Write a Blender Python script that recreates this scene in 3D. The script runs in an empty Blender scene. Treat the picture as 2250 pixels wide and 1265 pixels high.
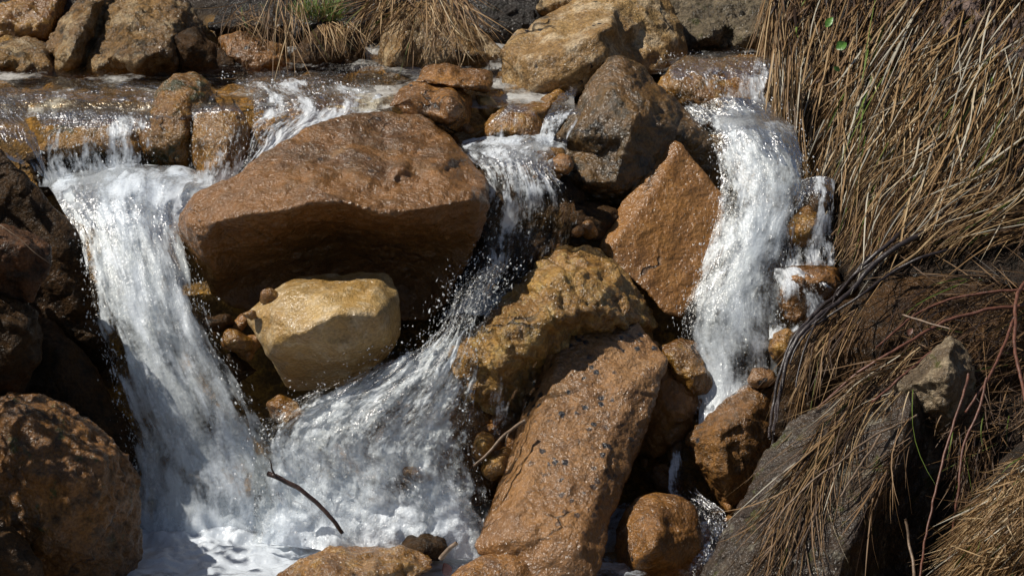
import bpy, math, random
import numpy as np
from mathutils import Vector
from mathutils.geometry import delaunay_2d_cdt

# ------------------------------------------------------------------ camera, sky, sun
SC = bpy.context.scene
COL = SC.collection
PITCH = math.radians(18.0)
DIST = 6.0
FW = np.array([0.0, math.cos(PITCH), -math.sin(PITCH)])
UP = np.array([0.0, math.sin(PITCH), math.cos(PITCH)])
CAM = -DIST * FW
cd = bpy.data.cameras.new('camera')
cam = bpy.data.objects.new('camera', cd)
COL.objects.link(cam)
cam.location = CAM
cam.rotation_euler = (math.pi / 2 - PITCH, 0, 0)
cd.sensor_width = 36.0
cd.lens = 36.0 * DIST / 2.25
cd.clip_start = 0.1
cd.clip_end = 200.0
cd.dof.use_dof = True
cd.dof.focus_distance = 5.95
cd.dof.aperture_fstop = 16.0
SC.camera = cam

SUN_EL, SUN_AZ = 55.0, -96.0          # elevation; azimuth from +y (away from the camera), negative = left
w = bpy.data.worlds.new('World')
SC.world = w
w.use_nodes = True
nt = w.node_tree
bg = nt.nodes['Background']
sky = nt.nodes.new('ShaderNodeTexSky')
sky.sky_type = 'NISHITA'
sky.sun_disc = False
sky.sun_elevation = math.radians(SUN_EL)
sky.sun_rotation = math.radians(SUN_AZ)
nt.links.new(sky.outputs['Color'], bg.inputs['Color'])
bg.inputs['Strength'].default_value = 0.05
sd = bpy.data.lights.new('sun', 'SUN')
sd.energy = 5.0
sd.angle = math.radians(0.5)
sd.color = (1.0, 0.935, 0.83)
sun = bpy.data.objects.new('sun', sd)
COL.objects.link(sun)
e, a = math.radians(SUN_EL), math.radians(SUN_AZ)
to_sun = Vector((math.sin(a) * math.cos(e), math.cos(a) * math.cos(e), math.sin(e)))
sun.rotation_euler = to_sun.to_track_quat('Z', 'Y').to_euler()
SC.view_settings.view_transform = 'Standard'
SC.view_settings.look = 'None'
SC.view_settings.exposure = 0.2
SC.view_settings.gamma = 1.0
SC.cycles.max_bounces = 6
SC.cycles.transparent_max_bounces = 12
SC.cycles.sample_clamp_indirect = 3.0
SC.cycles.sample_clamp_direct = 6.0
SC.cycles.use_denoising = True

# ------------------------------------------------------------------ helpers
rng = np.random.default_rng(7)
random.seed(7)


def P(px, py, y):
    """The point at forward distance y (m) that lies on the photo's line of sight (px, py); arrays allowed."""
    px = np.asarray(px, float); py = np.asarray(py, float); y = np.asarray(y, float)
    t0 = 1.125 / DIST / 1125.0
    a = (px - 1125.0) * t0
    b = (632.5 - py) * t0
    dy = FW[1] + UP[1] * b
    dz = FW[2] + UP[2] * b
    t = (y - CAM[1]) / dy
    return np.stack(np.broadcast_arrays(CAM[0] + a * t, y + 0 * t, CAM[2] + dz * t), -1)


def perlin(p, seed=0):
    p = np.asarray(p, np.float64)
    i = np.floor(p).astype(np.int64)
    f = p - i
    u = f * f * f * (f * (f * 6 - 15) + 10)
    out = 0
    for dx in (0, 1):
        wx = u[:, 0] if dx else 1 - u[:, 0]
        for dy in (0, 1):
            wy = u[:, 1] if dy else 1 - u[:, 1]
            for dz in (0, 1):
                wz = u[:, 2] if dz else 1 - u[:, 2]
                h = ((i[:, 0] + dx) * 73856093) ^ ((i[:, 1] + dy) * 19349663) ^ ((i[:, 2] + dz) * 83492791) ^ (seed * 2654435761 % 1000003)
                h = (h ^ (h >> 13)) * 1274126177 & 0x7fffffff
                h = (h ^ (h >> 16)) & 0x7fffffff
                g0 = (h & 1023) / 511.5 - 1
                g1 = ((h >> 10) & 1023) / 511.5 - 1
                g2 = ((h >> 20) & 1023) / 511.5 - 1
                out = out + wx * wy * wz * (g0 * (f[:, 0] - dx) + g1 * (f[:, 1] - dy) + g2 * (f[:, 2] - dz))
    return out * 1.3


def fbm(p, octv=4, seed=0, gain=0.5, ridged=False):
    s = 0; a = 1.0; q = np.asarray(p, float)
    for k in range(octv):
        n = perlin(q, seed + k * 17)
        s = s + a * ((1 - 2 * np.abs(n)) if ridged else n)
        a *= gain
        q = q * 2.03 + 11.7
    return s


def mesh_np(name, verts, faces, smooth=True):
    """faces: (n,3) or (n,4) int array"""
    me = bpy.data.meshes.new(name)
    verts = np.asarray(verts, np.float32); faces = np.asarray(faces, np.int32)
    k = faces.shape[1]
    me.vertices.add(len(verts)); me.vertices.foreach_set('co', verts.ravel())
    me.loops.add(faces.size); me.loops.foreach_set('vertex_index', faces.ravel())
    me.polygons.add(len(faces))
    me.polygons.foreach_set('loop_start', np.arange(0, faces.size, k, dtype=np.int32))
    me.update(calc_edges=True)
    me.polygons.foreach_set('use_smooth', np.full(len(faces), smooth))
    return me


def attr(me, name, kind, data):
    at = me.attributes.new(name, kind, 'POINT')
    at.data.foreach_set('vector' if kind == 'FLOAT_VECTOR' else 'value', np.asarray(data, np.float32).ravel())


def link(name, me, mat=None, label=None, cat=None, group=None, kind=None, parent=None):
    o = bpy.data.objects.new(name, me)
    COL.objects.link(o)
    if mat and me: me.materials.append(mat)
    if label: o['label'] = label
    if cat: o['category'] = cat
    if group: o['group'] = group
    if kind: o['kind'] = kind
    if parent: o.parent = parent
    return o


# ------------------------------------------------------------------ materials
class NT:
    def __init__(s, name):
        s.m = bpy.data.materials.new(name); s.m.use_nodes = True
        s.t = s.m.node_tree; s.t.nodes.clear()
        s.out = s.t.nodes.new('ShaderNodeOutputMaterial')

    def n(s, typ, **kw):
        nd = s.t.nodes.new('ShaderNode' + typ)
        for k, v in kw.items():
            setattr(nd, k, v)
        return nd

    def set(s, sock, v):
        if hasattr(v, 'is_output') or isinstance(v, bpy.types.NodeSocket): s.t.links.new(v, sock)
        else: sock.default_value = v

    def noise(s, vec, scale, detail=4, rough=0.55, dist=0.0):
        nd = s.n('TexNoise')
        s.set(nd.inputs['Vector'], vec)
        nd.inputs['Scale'].default_value = scale; nd.inputs['Detail'].default_value = detail
        nd.inputs['Roughness'].default_value = rough; nd.inputs['Distortion'].default_value = dist
        return nd.outputs['Fac']

    def math(s, op, a, b=0.0, c=0.0, clamp=False):
        nd = s.n('Math', operation=op, use_clamp=clamp)
        s.set(nd.inputs[0], a); s.set(nd.inputs[1], b); s.set(nd.inputs[2], c)
        return nd.outputs[0]

    def step(s, v, lo, hi, tlo=0.0, thi=1.0):
        nd = s.n('MapRange', interpolation_type='SMOOTHSTEP')
        s.set(nd.inputs['Value'], v)
        for k, x in (('From Min', lo), ('From Max', hi), ('To Min', tlo), ('To Max', thi)): s.set(nd.inputs[k], x)
        return nd.outputs['Result']

    def mix(s, f, a, b, blend='MIX'):
        nd = s.n('Mix', data_type='RGBA', blend_type=blend)
        s.set(nd.inputs[0], f)
        for sock, v in ((nd.inputs[6], a), (nd.inputs[7], b)):
            if isinstance(v, tuple): v = (*v[:3], 1.0)
            s.set(sock, v)
        return nd.outputs[2]

    def vmul(s, vec, v):
        nd = s.n('VectorMath', operation='MULTIPLY')
        s.set(nd.inputs[0], vec); s.set(nd.inputs[1], v)
        return nd.outputs[0]

    def bump(s, h, dist, strength=1.0, normal=None):
        nd = s.n('Bump')
        s.set(nd.inputs['Height'], h); nd.inputs['Distance'].default_value = dist; nd.inputs['Strength'].default_value = strength
        if normal: s.set(nd.inputs['Normal'], normal)
        return nd.outputs['Normal']

    def principled(s, **kw):
        nd = s.n('BsdfPrincipled')
        for k, v in kw.items():
            if isinstance(v, tuple) and len(v) == 3: v = (*v, 1.0)
            s.set(nd.inputs[k.replace('_', ' ')], v)
        return nd.outputs[0]

    def mixsh(s, f, a, b):
        nd = s.n('MixShader')
        s.set(nd.inputs[0], f); s.set(nd.inputs[1], a); s.set(nd.inputs[2], b)
        return nd.outputs[0]

    def done(s, sh):
        s.set(s.out.inputs['Surface'], sh)
        return s.m


def rock_mat(name, c1, c2, c3, spots=0.0, soil=None, spotc=(0.012, 0.013, 0.018), pale=0.0, palec=(0.4, 0.34, 0.25), wet=0.6,
             bump=1.0, top=None, stretch=None, grain=1.0, moss=0.0, cracks=.35, wl=None):
    c1, c2, c3 = [(c[0] * 1.04, c[1] * 1.03, c[2] * (.78 if c[0] > 2.6 * c[2] else .97)) for c in (c1, c2, c3)]
    g = NT(name)
    geo = g.n('NewGeometry')
    p = geo.outputs['Position']
    if stretch: p = g.vmul(p, stretch)
    nL = g.noise(p, 6, 3); nM = g.noise(p, 26, 6, 0.65); nF = g.noise(p, 140, 4, 0.6); nX = g.noise(p, 170, 1, 0.5); nG = g.noise(p, 75, 1, .5)
    col = g.mix(g.step(nL, .38, .62), c1, c2)
    col = g.mix(g.step(nM, .46, .66), col, c3)
    if top:
        sep = g.n('SeparateXYZ'); g.set(sep.inputs[0], geo.outputs['Normal'])
        tm = g.math('MULTIPLY', g.step(sep.outputs['Z'], .55, .9), g.step(nM, .3, .6, .35, 1.0))
        col = g.mix(g.math('MULTIPLY', tm, top[1]), col, top[0])
    if pale:
        pm = g.step(g.noise(p, 14, 6, 0.7), .66 - .28 * pale, .76 - .2 * pale)
        col = g.mix(g.math('MULTIPLY', pm, .8), col, palec)
    v = g.step(nF, .3, .7, 1 - .38 * grain, 1 + .32 * grain)
    cv = g.n('CombineColor')
    for k in range(3): g.set(cv.inputs[k], v)
    col = g.mix(1.0, col, cv.outputs[0], 'MULTIPLY')
    if soil:
        sy = g.n('SeparateXYZ'); g.set(sy.inputs[0], geo.outputs['Position'])
        col = g.mix(g.step(g.math('ADD', sy.outputs['Y'], g.math('MULTIPLY', nL, .2)), 1.3, 1.42), col, soil)
    if moss:
        mm = g.step(g.noise(p, 17, 5, 0.7), .62 - .2 * moss, .7 - .15 * moss)
        col = g.mix(mm, col, (0.05, 0.052, 0.008))
    if spots:
        vo = g.n('TexVoronoi'); g.set(vo.inputs['Vector'], p); vo.inputs['Scale'].default_value = 34
        rad = g.math('ADD', vo.outputs['Distance'], g.math('MULTIPLY', nF, .35))
        sm = g.math('MULTIPLY', g.step(rad, .45, .38), g.step(g.noise(p, 7, 3), .62 - .25 * spots, .66 - .2 * spots))
        col = g.mix(sm, col, spotc)
    rough = g.step(g.noise(p, 40, 4, .6), .35, .65, .62 - .42 * wet, .9 - .45 * wet)
    vc = g.n('TexVoronoi', feature='DISTANCE_TO_EDGE')
    wp = g.n('TexNoise'); g.set(wp.inputs['Vector'], p); wp.inputs['Scale'].default_value = 7; wp.inputs['Detail'].default_value = 3
    wa = g.n('VectorMath', operation='MULTIPLY_ADD'); g.set(wa.inputs[0], wp.outputs['Color']); wa.inputs[1].default_value = (.22, .22, .22); g.set(wa.inputs[2], p)
    g.set(vc.inputs['Vector'], wa.outputs[0]); vc.inputs['Scale'].default_value = 4.2
    crack = g.math('MULTIPLY', g.step(vc.outputs['Distance'], .028, .004), g.step(g.noise(p, 3.5, 2), .66 - .3 * cracks, .72 - .3 * cracks))
    col = g.mix(g.math('MULTIPLY', crack, .75), col, (.012, .009, .006))
    h = g.math('ADD', g.math('MULTIPLY', nF, 1.15), g.math('MULTIPLY', nM, .55))
    h = g.math('SUBTRACT', h, g.math('MULTIPLY', crack, 1.2))
    nb = g.bump(h, 0.006 * bump, .9)
    film = g.step(g.noise(p, 8, 4, .6), .34, .58, .3 * wet, wet)
    if wl:
        sz = g.n('SeparateXYZ'); g.set(sz.inputs[0], geo.outputs['Position'])
        wz = g.step(g.math('ADD', sz.outputs['Z'], g.math('MULTIPLY', g.math('SUBTRACT', nL, .5), .25)), wl[1], wl[0])
        col = g.mix(wz, col, g.mix(g.step(nM, .4, .65), wl[2], tuple(x * .72 for x in wl[2])))
        film = g.math('MAXIMUM', film, g.math('MULTIPLY', wz, .9))
    dk = g.math('SUBTRACT', 1.0, g.math('MULTIPLY', film, .42))
    cd_ = g.n('CombineColor')
    g.set(cd_.inputs[0], dk); g.set(cd_.inputs[1], g.math('POWER', dk, 1.12)); g.set(cd_.inputs[2], g.math('POWER', dk, 1.35))
    col = g.mix(1.0, col, cd_.outputs[0], 'MULTIPLY')
    cb = g.bump(g.math('ADD', g.math('MULTIPLY', nX, .7), g.math('ADD', nG, g.math('MULTIPLY', nM, .8))), .0075 * bump, 1.0)
    sh = g.principled(Base_Color=col, Roughness=rough, Normal=nb, Specular_IOR_Level=.1 + .3 * wet,
                      Coat_Weight=g.math('MULTIPLY', film, 1.5, clamp=True), Coat_Roughness=.23, Coat_IOR=1.45, Coat_Normal=cb)
    return g.done(sh)


M = {}
M['orange'] = rock_mat('orange_rock', (.22, .10, .030), (.29, .135, .040), (.14, .062, .019), spots=.25, wet=.75, bump=1.2)
M['boulder'] = rock_mat('brown_boulder', (.26, .112, .03), (.19, .08, .022), (.33, .16, .052), spots=.5, wet=.85, bump=1.2, top=((.10, .06, .03), .75), pale=.3, palec=(.27, .155, .065), wl=(.19, .27, (.30, .138, .034)))
M['slab'] = rock_mat('reddish_rock', (.29, .158, .085), (.25, .128, .062), (.20, .10, .048), spots=.8, wet=.75, bump=1.1, grain=.8, wl=(-.52, -.25, (.31, .145, .04)))
M['pale'] = rock_mat('pale_rock', (.42, .29, .16), (.35, .215, .09), (.48, .37, .23), wet=.7, bump=.8, grain=.6, cracks=.15)
M['ochre'] = rock_mat('ochre_rock', (.27, .135, .03), (.20, .088, .016), (.34, .19, .05), wet=.95, bump=1.1)
M['layer'] = rock_mat('layered_rock', (.35, .20, .065), (.27, .135, .035), (.42, .28, .12), wet=.8, bump=1.3)
M['tri'] = rock_mat('tan_rock', (.25, .115, .036), (.22, .098, .028), (.29, .14, .05), wet=.6, bump=.8, grain=.6)
M['rust'] = rock_mat('rusty_rock', (.17, .078, .024), (.20, .095, .03), (.09, .045, .017), wet=.6, bump=1.3, spots=.2)
M['algae'] = rock_mat('algae_stained_golden_rock', (.27, .14, .03), (.20, .092, .017), (.32, .17, .04), wet=.95, bump=1.4, moss=.55)
M['soaked'] = rock_mat('soaked_brown_rock', (.14, .062, .018), (.20, .09, .026), (.06, .03, .012), wet=.5, bump=1.3, moss=.2)
M['cone'] = rock_mat('dark_grey_rock', (.10, .058, .024), (.16, .085, .03), (.04, .028, .015), wet=.75, bump=1.1, pale=.3, palec=(.22, .17, .11))
M['tan'] = rock_mat('dry_tan_rock', (.31, .20, .105), (.25, .15, .075), (.17, .10, .05), wet=.4, bump=1.1, spots=.3, pale=.65, palec=(.47, .37, .24))
M['mottled'] = rock_mat('mottled_rock', (.21, .118, .046), (.13, .068, .025), (.05, .032, .016), wet=.55, bump=1.6, pale=.68, palec=(.38, .29, .17))
M['rough'] = rock_mat('rough_grey_rock', (.13, .105, .07), (.085, .065, .042), (.2, .16, .11), wet=.4, bump=2.2, moss=.25)
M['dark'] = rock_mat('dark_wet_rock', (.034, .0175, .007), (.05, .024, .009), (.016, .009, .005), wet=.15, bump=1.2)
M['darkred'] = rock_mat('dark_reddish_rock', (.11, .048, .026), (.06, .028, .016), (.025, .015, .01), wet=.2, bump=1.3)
M['black'] = rock_mat('black_peat', (.012, .009, .008), (.02, .015, .012), (.008, .006, .005), wet=.5, bump=1.8, moss=.12)
M['fore'] = rock_mat('purple_grey_rock', (.036, .023, .016), (.054, .038, .026), (.022, .015, .011), wet=.45, bump=1.2, moss=.2, pale=.42, palec=(.19, .175, .135), spots=.15, spotc=(.03, .022, .008))
M['peak'] = rock_mat('grey_lichen_rock', (.16, .12, .08), (.09, .065, .042), (.25, .2, .14), wet=.3, bump=1.4, moss=.25)
M['earth'] = rock_mat('dark_earth', (.022, .015, .01), (.032, .02, .013), (.012, .009, .006), wet=.2, bump=2.0)
M['clod'] = rock_mat('peat_clod', (.11, .08, .072), (.15, .108, .098), (.07, .048, .042), wet=.2, bump=1.3)
M['bed'] = rock_mat('stream_bed_gravel', (.26, .145, .045), (.12, .07, .026), (.42, .23, .055), soil=(.03, .02, .012), wet=.5, bump=2.2, stretch=(1, 1, 1))

# ------------------------------------------------------------------ rocks
def lap_smooth(co, ed, it):
    n = len(co)
    deg = np.bincount(ed.ravel(), minlength=n)[:, None].astype(float)
    for _ in range(it):
        s = np.zeros_like(co)
        for k in range(3):
            s[:, k] = np.bincount(ed[:, 0], co[ed[:, 1], k], n) + np.bincount(ed[:, 1], co[ed[:, 0], k], n)
        co = co * .4 + .6 * s / np.maximum(deg, 1)
    return co


SEED = [0]


def relief(name, outline, y0, pts=None, tf=.1, tb=.25, vox=.005, sm=5, rough=1.0, lo=1.0, strata=None, fine=1.0):
    """A closed stone: front control points with their own distances, sides running back to a rounded rear."""
    SEED[0] += 1
    seed = SEED[0]
    o = [(q[0], q[1], q[2] if len(q) > 2 else 0.0) for q in outline]
    cx = sum(q[0] for q in o) / len(o); cy = sum(q[1] for q in o) / len(o); cdp = sum(q[2] for q in o) / len(o)
    inner = []
    if pts is None:
        r = random.Random(seed)
        for f, k in ((.78, .55), (.45, .9)):
            for i, q in enumerate(o):
                if f < .5 and i % 2: continue
                inner.append((cx + (q[0] - cx) * f, cy + (q[1] - cy) * f, cdp + (q[2] - cdp) * f - tf * (k + r.uniform(-.12, .12))))
        inner.append((cx, cy, cdp - tf))
    else:
        inner = [tuple(q) for q in pts]
    allp = o + inner
    n = len(o)
    res = delaunay_2d_cdt([Vector((q[0], q[1])) for q in allp], [(i, (i + 1) % n) for i in range(n)], [], 1, 1e-4)
    vs2, fs, ov = res[0], res[2], res[3]
    dep = []
    for i, v in enumerate(vs2):
        if ov[i]: dep.append(allp[ov[i][0]][2])
        else:
            d2 = [((q[0] - v.x) ** 2 + (q[1] - v.y) ** 2, q[2]) for q in allp]
            dep.append(min(d2)[1])
    V = [P(v.x, v.y, y0 + d) for v, d in zip(vs2, dep)]
    F = [tuple(f) for f in fs]
    om = {}
    for i, l in enumerate(ov):
        for k in l:
            if k < n: om[k] = i
    base = len(V)
    for q in o:
        V.append(P(cx + (q[0] - cx) * .86, cy + (q[1] - cy) * .86, y0 + q[2] + tb * .55))
    V.append(P(cx, cy, y0 + cdp + tb))
    for i in range(n):
        j = (i + 1) % n
        F.append((om[i], om[j], base + j, base + i))
        F.append((base + i, base + j, base + n))
    me = bpy.data.meshes.new(name)
    me.from_pydata([tuple(v) for v in V], [], F)
    ob = bpy.data.objects.new('temp', me)
    COL.objects.link(ob)
    md = ob.modifiers.new('r', 'REMESH'); md.mode = 'VOXEL'; md.voxel_size = vox; md.adaptivity = 0.0
    dg = bpy.context.evaluated_depsgraph_get()
    me2 = bpy.data.meshes.new_from_object(ob.evaluated_get(dg))
    bpy.data.objects.remove(ob); bpy.data.meshes.remove(me)
    nv = len(me2.vertices)
    co = np.empty(nv * 3); me2.vertices.foreach_get('co', co); co = co.reshape(-1, 3)
    ed = np.empty(len(me2.edges) * 2, np.int32); me2.edges.foreach_get('vertices', ed); ed = ed.reshape(-1, 2)
    co = lap_smooth(co, ed, sm)
    me2.vertices.foreach_set('co', co.astype(np.float32).ravel()); me2.update()
    nr = np.empty(nv * 3, np.float32); me2.vertex_normals.foreach_get('vector', nr); nr = nr.reshape(-1, 3)
    sp = co + seed * 3.1
    d = .005 * lo * fbm(sp * 9, 2, seed) + .0085 * lo * (fbm(sp * 7 + .25 * fbm(sp * 16, 2, seed + 2)[:, None], 2, seed + 1, .45, True) - .6) + .0034 * rough * fbm(sp * 24, 2, seed + 3) + .0015 * rough * fbm(sp * 62, 3, seed + 5, .6)
    # small broken ledges and pits
    rd = fbm(sp * 14 + .5 * fbm(sp * 30, 2, seed + 8)[:, None], 2, seed + 9, ridged=True)
    d += .0045 * rough * np.clip(rd - .75, -1, .6)
    pit = perlin(sp * 45, seed + 21)
    d -= .003 * rough * fine * np.clip(pit - .36, 0, .5)
    if strata is not None:
        s = co @ np.asarray(strata[:3], float)
        q = s * strata[3] + 1.2 * fbm(co * 8, 2, seed + 31)
        d += strata[4] * (np.abs((q % 1.0) - .5) * 2 - .5) + .6 * strata[4] * fbm(np.stack([q * 2.3, co[:, 0] * 5, co[:, 2] * 5], -1), 2, seed + 35)
    co = co + nr * d[:, None]
    c = co.mean(0)
    me2.vertices.foreach_set('co', (co - c).astype(np.float32).ravel())
    me2.polygons.foreach_set('use_smooth', np.ones(len(me2.polygons), bool))
    me2.update()
    me2.name = name
    return me2, c


def rock(name, label, mat, outline, y0, pts=None, cat='rock', group=None, **kw):
    me, c = relief(name, outline, y0, pts, **kw)
    o = link(name, me, M[mat], label, cat, group)
    o.location = c
    return o


# --- the middle of the cascade
rock('boulder', 'big brown boulder with flat dark-mottled top, overhanging the pale stone between two waterfalls', 'boulder',
     [(392, 470, .04), (418, 440, .05), (470, 410, .05), (520, 385, .08), (600, 330, .15), (690, 275, .25), (760, 252, .32), (850, 248, .36), (940, 258, .36), (985, 300, .30),
      (1030, 350, .2), (1068, 400, .08), (1072, 450, 0), (1050, 530, .02), (1020, 590, .05), (985, 660, .1), (940, 700, .12), (870, 700, .14), (700, 690, .14), (560, 690, .12), (470, 650, .1), (430, 590, .07), (393, 520, .05)], .10,
     [(600, 385, .0), (720, 362, .05), (850, 372, .05), (900, 350, .1), (985, 350, .08), (425, 490, -.05), (440, 540, -.06), (470, 590, -.01), (480, 485, -.12), (540, 472, -.16), (620, 462, -.18), (700, 440, -.18), (760, 445, -.18), (850, 470, -.18), (930, 458, -.15), (1030, 440, -.08),
      (520, 570, .05), (520, 630, .12), (620, 560, .05), (620, 620, .17), (760, 530, .07), (760, 610, .18), (900, 550, .08), (900, 630, .18), (990, 560, .07), (560, 420, -.06), (700, 385, -.03), (790, 395, -.05), (880, 368, -.01), (850, 412, -.04), (910, 385, .005), (830, 432, -.09), (940, 415, -.06), (960, 385, .0)],
     tb=.4, sm=5, rough=1.0)
rock('stone', 'pale cream stone wedged in shadow under the big overhanging brown boulder', 'pale',
     [(540, 690, .05), (580, 650, .06), (640, 618, .1), (720, 603, .12), (850, 598, .12), (872, 640, .08), (876, 720, .06), (860, 770, .05), (800, 830, .06), (700, 855, .08), (640, 850, .08), (600, 800, .04), (560, 740, .02)], -.14,
     [(600, 690, -.05), (640, 650, .0), (740, 640, -.01), (830, 640, .02), (600, 760, -.06), (660, 735, -.11), (740, 690, -.10), (830, 690, -.07), (850, 750, -.03), (750, 770, -.08), (640, 800, -.02), (700, 800, -.03), (720, 650, -.03), (735, 690, -.10)],
     tb=.22, sm=9, rough=.5)
rock('rock_slab', 'tall reddish slab leaning back beside the foam pool, freckled with black spots', 'slab',
     [(1185, 830, .16), (1205, 760, .2), (1235, 735, .24), (1290, 710, .26), (1350, 705, .27), (1400, 708, .27), (1430, 745, .24), (1465, 790, .18), (1455, 830, .14), (1425, 920, .05), (1400, 990, 0), (1385, 1030, -.04), (1360, 1090, -.1),
      (1340, 1140, -.16), (1330, 1190, -.22), (1310, 1265, -.3), (1300, 1310, -.32), (1180, 1310, -.32), (1120, 1240, -.26), (1050, 1215, -.2), (1045, 1200, -.18), (1070, 1130, -.12), (1100, 1060, -.05), (1130, 980, .02), (1155, 910, .08)], -.2,
     [(1228, 790, .15), (1200, 880, .05), (1175, 960, -.03), (1150, 1050, -.12), (1120, 1130, -.2), (1100, 1190, -.25), (1320, 770, .16), (1280, 900, .03), (1250, 1050, -.13), (1220, 1180, -.28), (1390, 850, .08), (1350, 950, -.02), (1310, 1080, -.15), (1270, 1200, -.29), (1240, 740, .2)],
     tb=.3, sm=2, rough=.85, lo=.7)
rock('rock', 'ochre rock with slanting ridged layers, water draping its side, behind the reddish slab', 'layer',
     [(1015, 880, -.04), (990, 820, -.05), (985, 775, -.04), (1030, 730, -.02), (1085, 690, .02), (1140, 630, .08), (1190, 570, .15), (1240, 550, .2), (1290, 547, .22), (1340, 570, .22), (1400, 630, .2), (1440, 700, .16), (1430, 760, .14), (1300, 780, .1), (1200, 840, .1), (1170, 900, .1), (1120, 940, .06), (1060, 935, .0)], -.02,
     [(1200, 620, .02), (1260, 600, .08), (1330, 640, .05), (1120, 720, -.08), (1200, 700, -.06), (1280, 690, -.02), (1370, 700, .04), (1100, 800, -.13), (1180, 760, -.08), (1090, 860, -.1)],
     tb=.3, sm=4, rough=1.5, strata=(.75, .2, .62, 24, .011))
rock('rock', 'tan triangular rock with a flat cracked face pointing up beside the white fall', 'tri',
     [(1470, 302, .235), (1500, 315, .214), (1530, 360, .19), (1590, 430, .155), (1592, 500, .10), (1565, 580, .035), (1530, 650, -.028), (1500, 697, -.07), (1460, 690, -.08), (1420, 640, -.053), (1375, 605, -.03), (1315, 550, .02), (1310, 518, .06), (1350, 470, .105), (1390, 405, .165), (1430, 345, .22)], .22,
     [(1488, 335, .196), (1420, 440, .0965), (1378, 492, .046), (1348, 535, .0025), (1480, 480, .0845), (1540, 440, .1325), (1450, 570, .008), (1520, 580, .0215)],
     tb=.22, sm=2, rough=.6, lo=.35)
rock('rock', 'dark grey cone-shaped rock with a brown side, behind the tan triangular rock', 'cone',
     [(1232, 400, -.05), (1240, 330, 0), (1225, 300, .0), (1260, 250, .03), (1295, 180, .08), (1340, 130, .12), (1370, 126, .13), (1410, 150, .12), (1440, 190, .1), (1500, 240, .06), (1540, 280, .02), (1570, 330, 0), (1580, 390, 0), (1530, 420, 0), (1470, 460, 0), (1400, 490, -.05), (1330, 465, -.08), (1260, 445, -.08)], .5,
     [(1300, 300, -.09), (1285, 400, -.17), (1335, 200, -.03), (1370, 160, .04), (1430, 220, -.03), (1380, 300, -.12), (1480, 290, -.04), (1350, 400, -.15), (1430, 380, -.1), (1400, 250, -.09), (1320, 340, -.07)],
     tb=.25, sm=2, rough=1.25)
rock('boulder', 'large tan dry boulder with a light sunlit back, behind the dark grey cone-shaped rock', 'tan',
     [(1102, 110, 0), (1130, 80, .04), (1190, 45, .1), (1260, 5, .18), (1300, -30, .25), (1430, -40, .28), (1470, 10, .25), (1500, 70, .2), (1508, 120, .15), (1450, 160, .05), (1400, 160, 0), (1370, 140, -.05), (1340, 165, -.1), (1290, 195, -.13), (1230, 218, -.12), (1160, 232, -.1), (1110, 205, -.06), (1103, 160, -.03)], .85,
     [(1180, 90, -.01), (1260, 60, .03), (1350, 20, .1), (1420, 40, .12), (1160, 130, -.12), (1240, 110, -.14), (1310, 75, -.12), (1340, 62, -.1), (1362, 80, .02), (1300, 45, .03), (1180, 190, -.15), (1260, 160, -.17), (1330, 120, -.14), (1430, 100, .08), (1470, 90, .1), (1385, 100, .07)],
     tb=.35, sm=4, rough=.8)
rock('stone', 'flat orange-brown stone lying on top of a rounded wet stone', 'orange',
     [(912, 180, 0), (935, 152, .06), (975, 142, .08), (1010, 155, .08), (1080, 160, .06), (1086, 185, 0), (1080, 205, -.02), (1040, 197, -.04), (990, 192, -.05), (950, 184, -.04)], .6, tf=.05, tb=.14, sm=2, rough=1.3)
rock('stone', 'rounded glossy brown stone with a bump, under the flat orange-brown stone', 'orange',
     [(848, 235, 0), (870, 195, .06), (910, 178, .1), (960, 185, .12), (1010, 190, .12), (1035, 215, .08), (1038, 270, .02), (1020, 292, 0), (990, 302, -.02), (960, 292, -.02), (930, 265, -.02), (890, 250, -.01)], .5,
     [(900, 215, -.05), (950, 225, -.02), (985, 220, -.09), (985, 260, -.1), (1015, 240, -.08), (940, 250, -.05), (925, 200, .02), (1000, 205, 0)], tb=.2, sm=4, rough=.5)
rock('stone', 'small yellowish stone in the dark gap beside the rounded glossy brown stone', 'pale',
     [(1040, 205), (1080, 208), (1098, 235), (1092, 258), (1070, 264), (1050, 240)], .6, tf=.03, tb=.08, sm=3, rough=.4)
rock('rock', 'wet amber rock under thin running water, below the large tan boulder', 'ochre',
     [(1056, 305), (1070, 270, .03), (1100, 245, .06), (1150, 232, .09), (1190, 220, .12), (1230, 195, .15), (1250, 215, .14), (1215, 270, .06), (1205, 315, .02), (1180, 322, 0), (1100, 322, 0)], .5, tf=.07, tb=.18, sm=4, rough=.8)
rock('stone', 'glistening golden stone at the lip of the narrow middle waterfall', 'ochre',
     [(1150, 365), (1165, 340, .03), (1200, 326, .05), (1238, 335, .04), (1242, 375, .01), (1225, 405), (1180, 395, -.01)], .3, tf=.05, tb=.12, sm=3, rough=1.0)
rock('pebble', 'small flat pebble just breaking the water of the middle ledge', 'ochre',
     [(1085, 350), (1105, 341, .02), (1135, 343, .02), (1150, 352), (1120, 358, -.01)], .3, tf=.015, tb=.05, vox=.003, sm=3, rough=.5)
rock('rock', 'wet rusty rubble rock in the gap left of the tan triangular rock', 'dark',
     [(1225, 470), (1250, 445, .04), (1330, 455, .06), (1360, 480, .04), (1330, 520, .0), (1315, 570, 0), (1260, 570, 0), (1215, 540, 0)], .28, tf=.06, tb=.2, sm=2, rough=2.0)
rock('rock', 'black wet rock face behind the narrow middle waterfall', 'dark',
     [(1020, 420), (1060, 370, .05), (1240, 380, .05), (1280, 440, .02), (1280, 560), (1200, 650), (1000, 760, -.05), (960, 720), (1000, 600)], .34, tf=.06, tb=.25, sm=2, rough=1.8)
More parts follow.
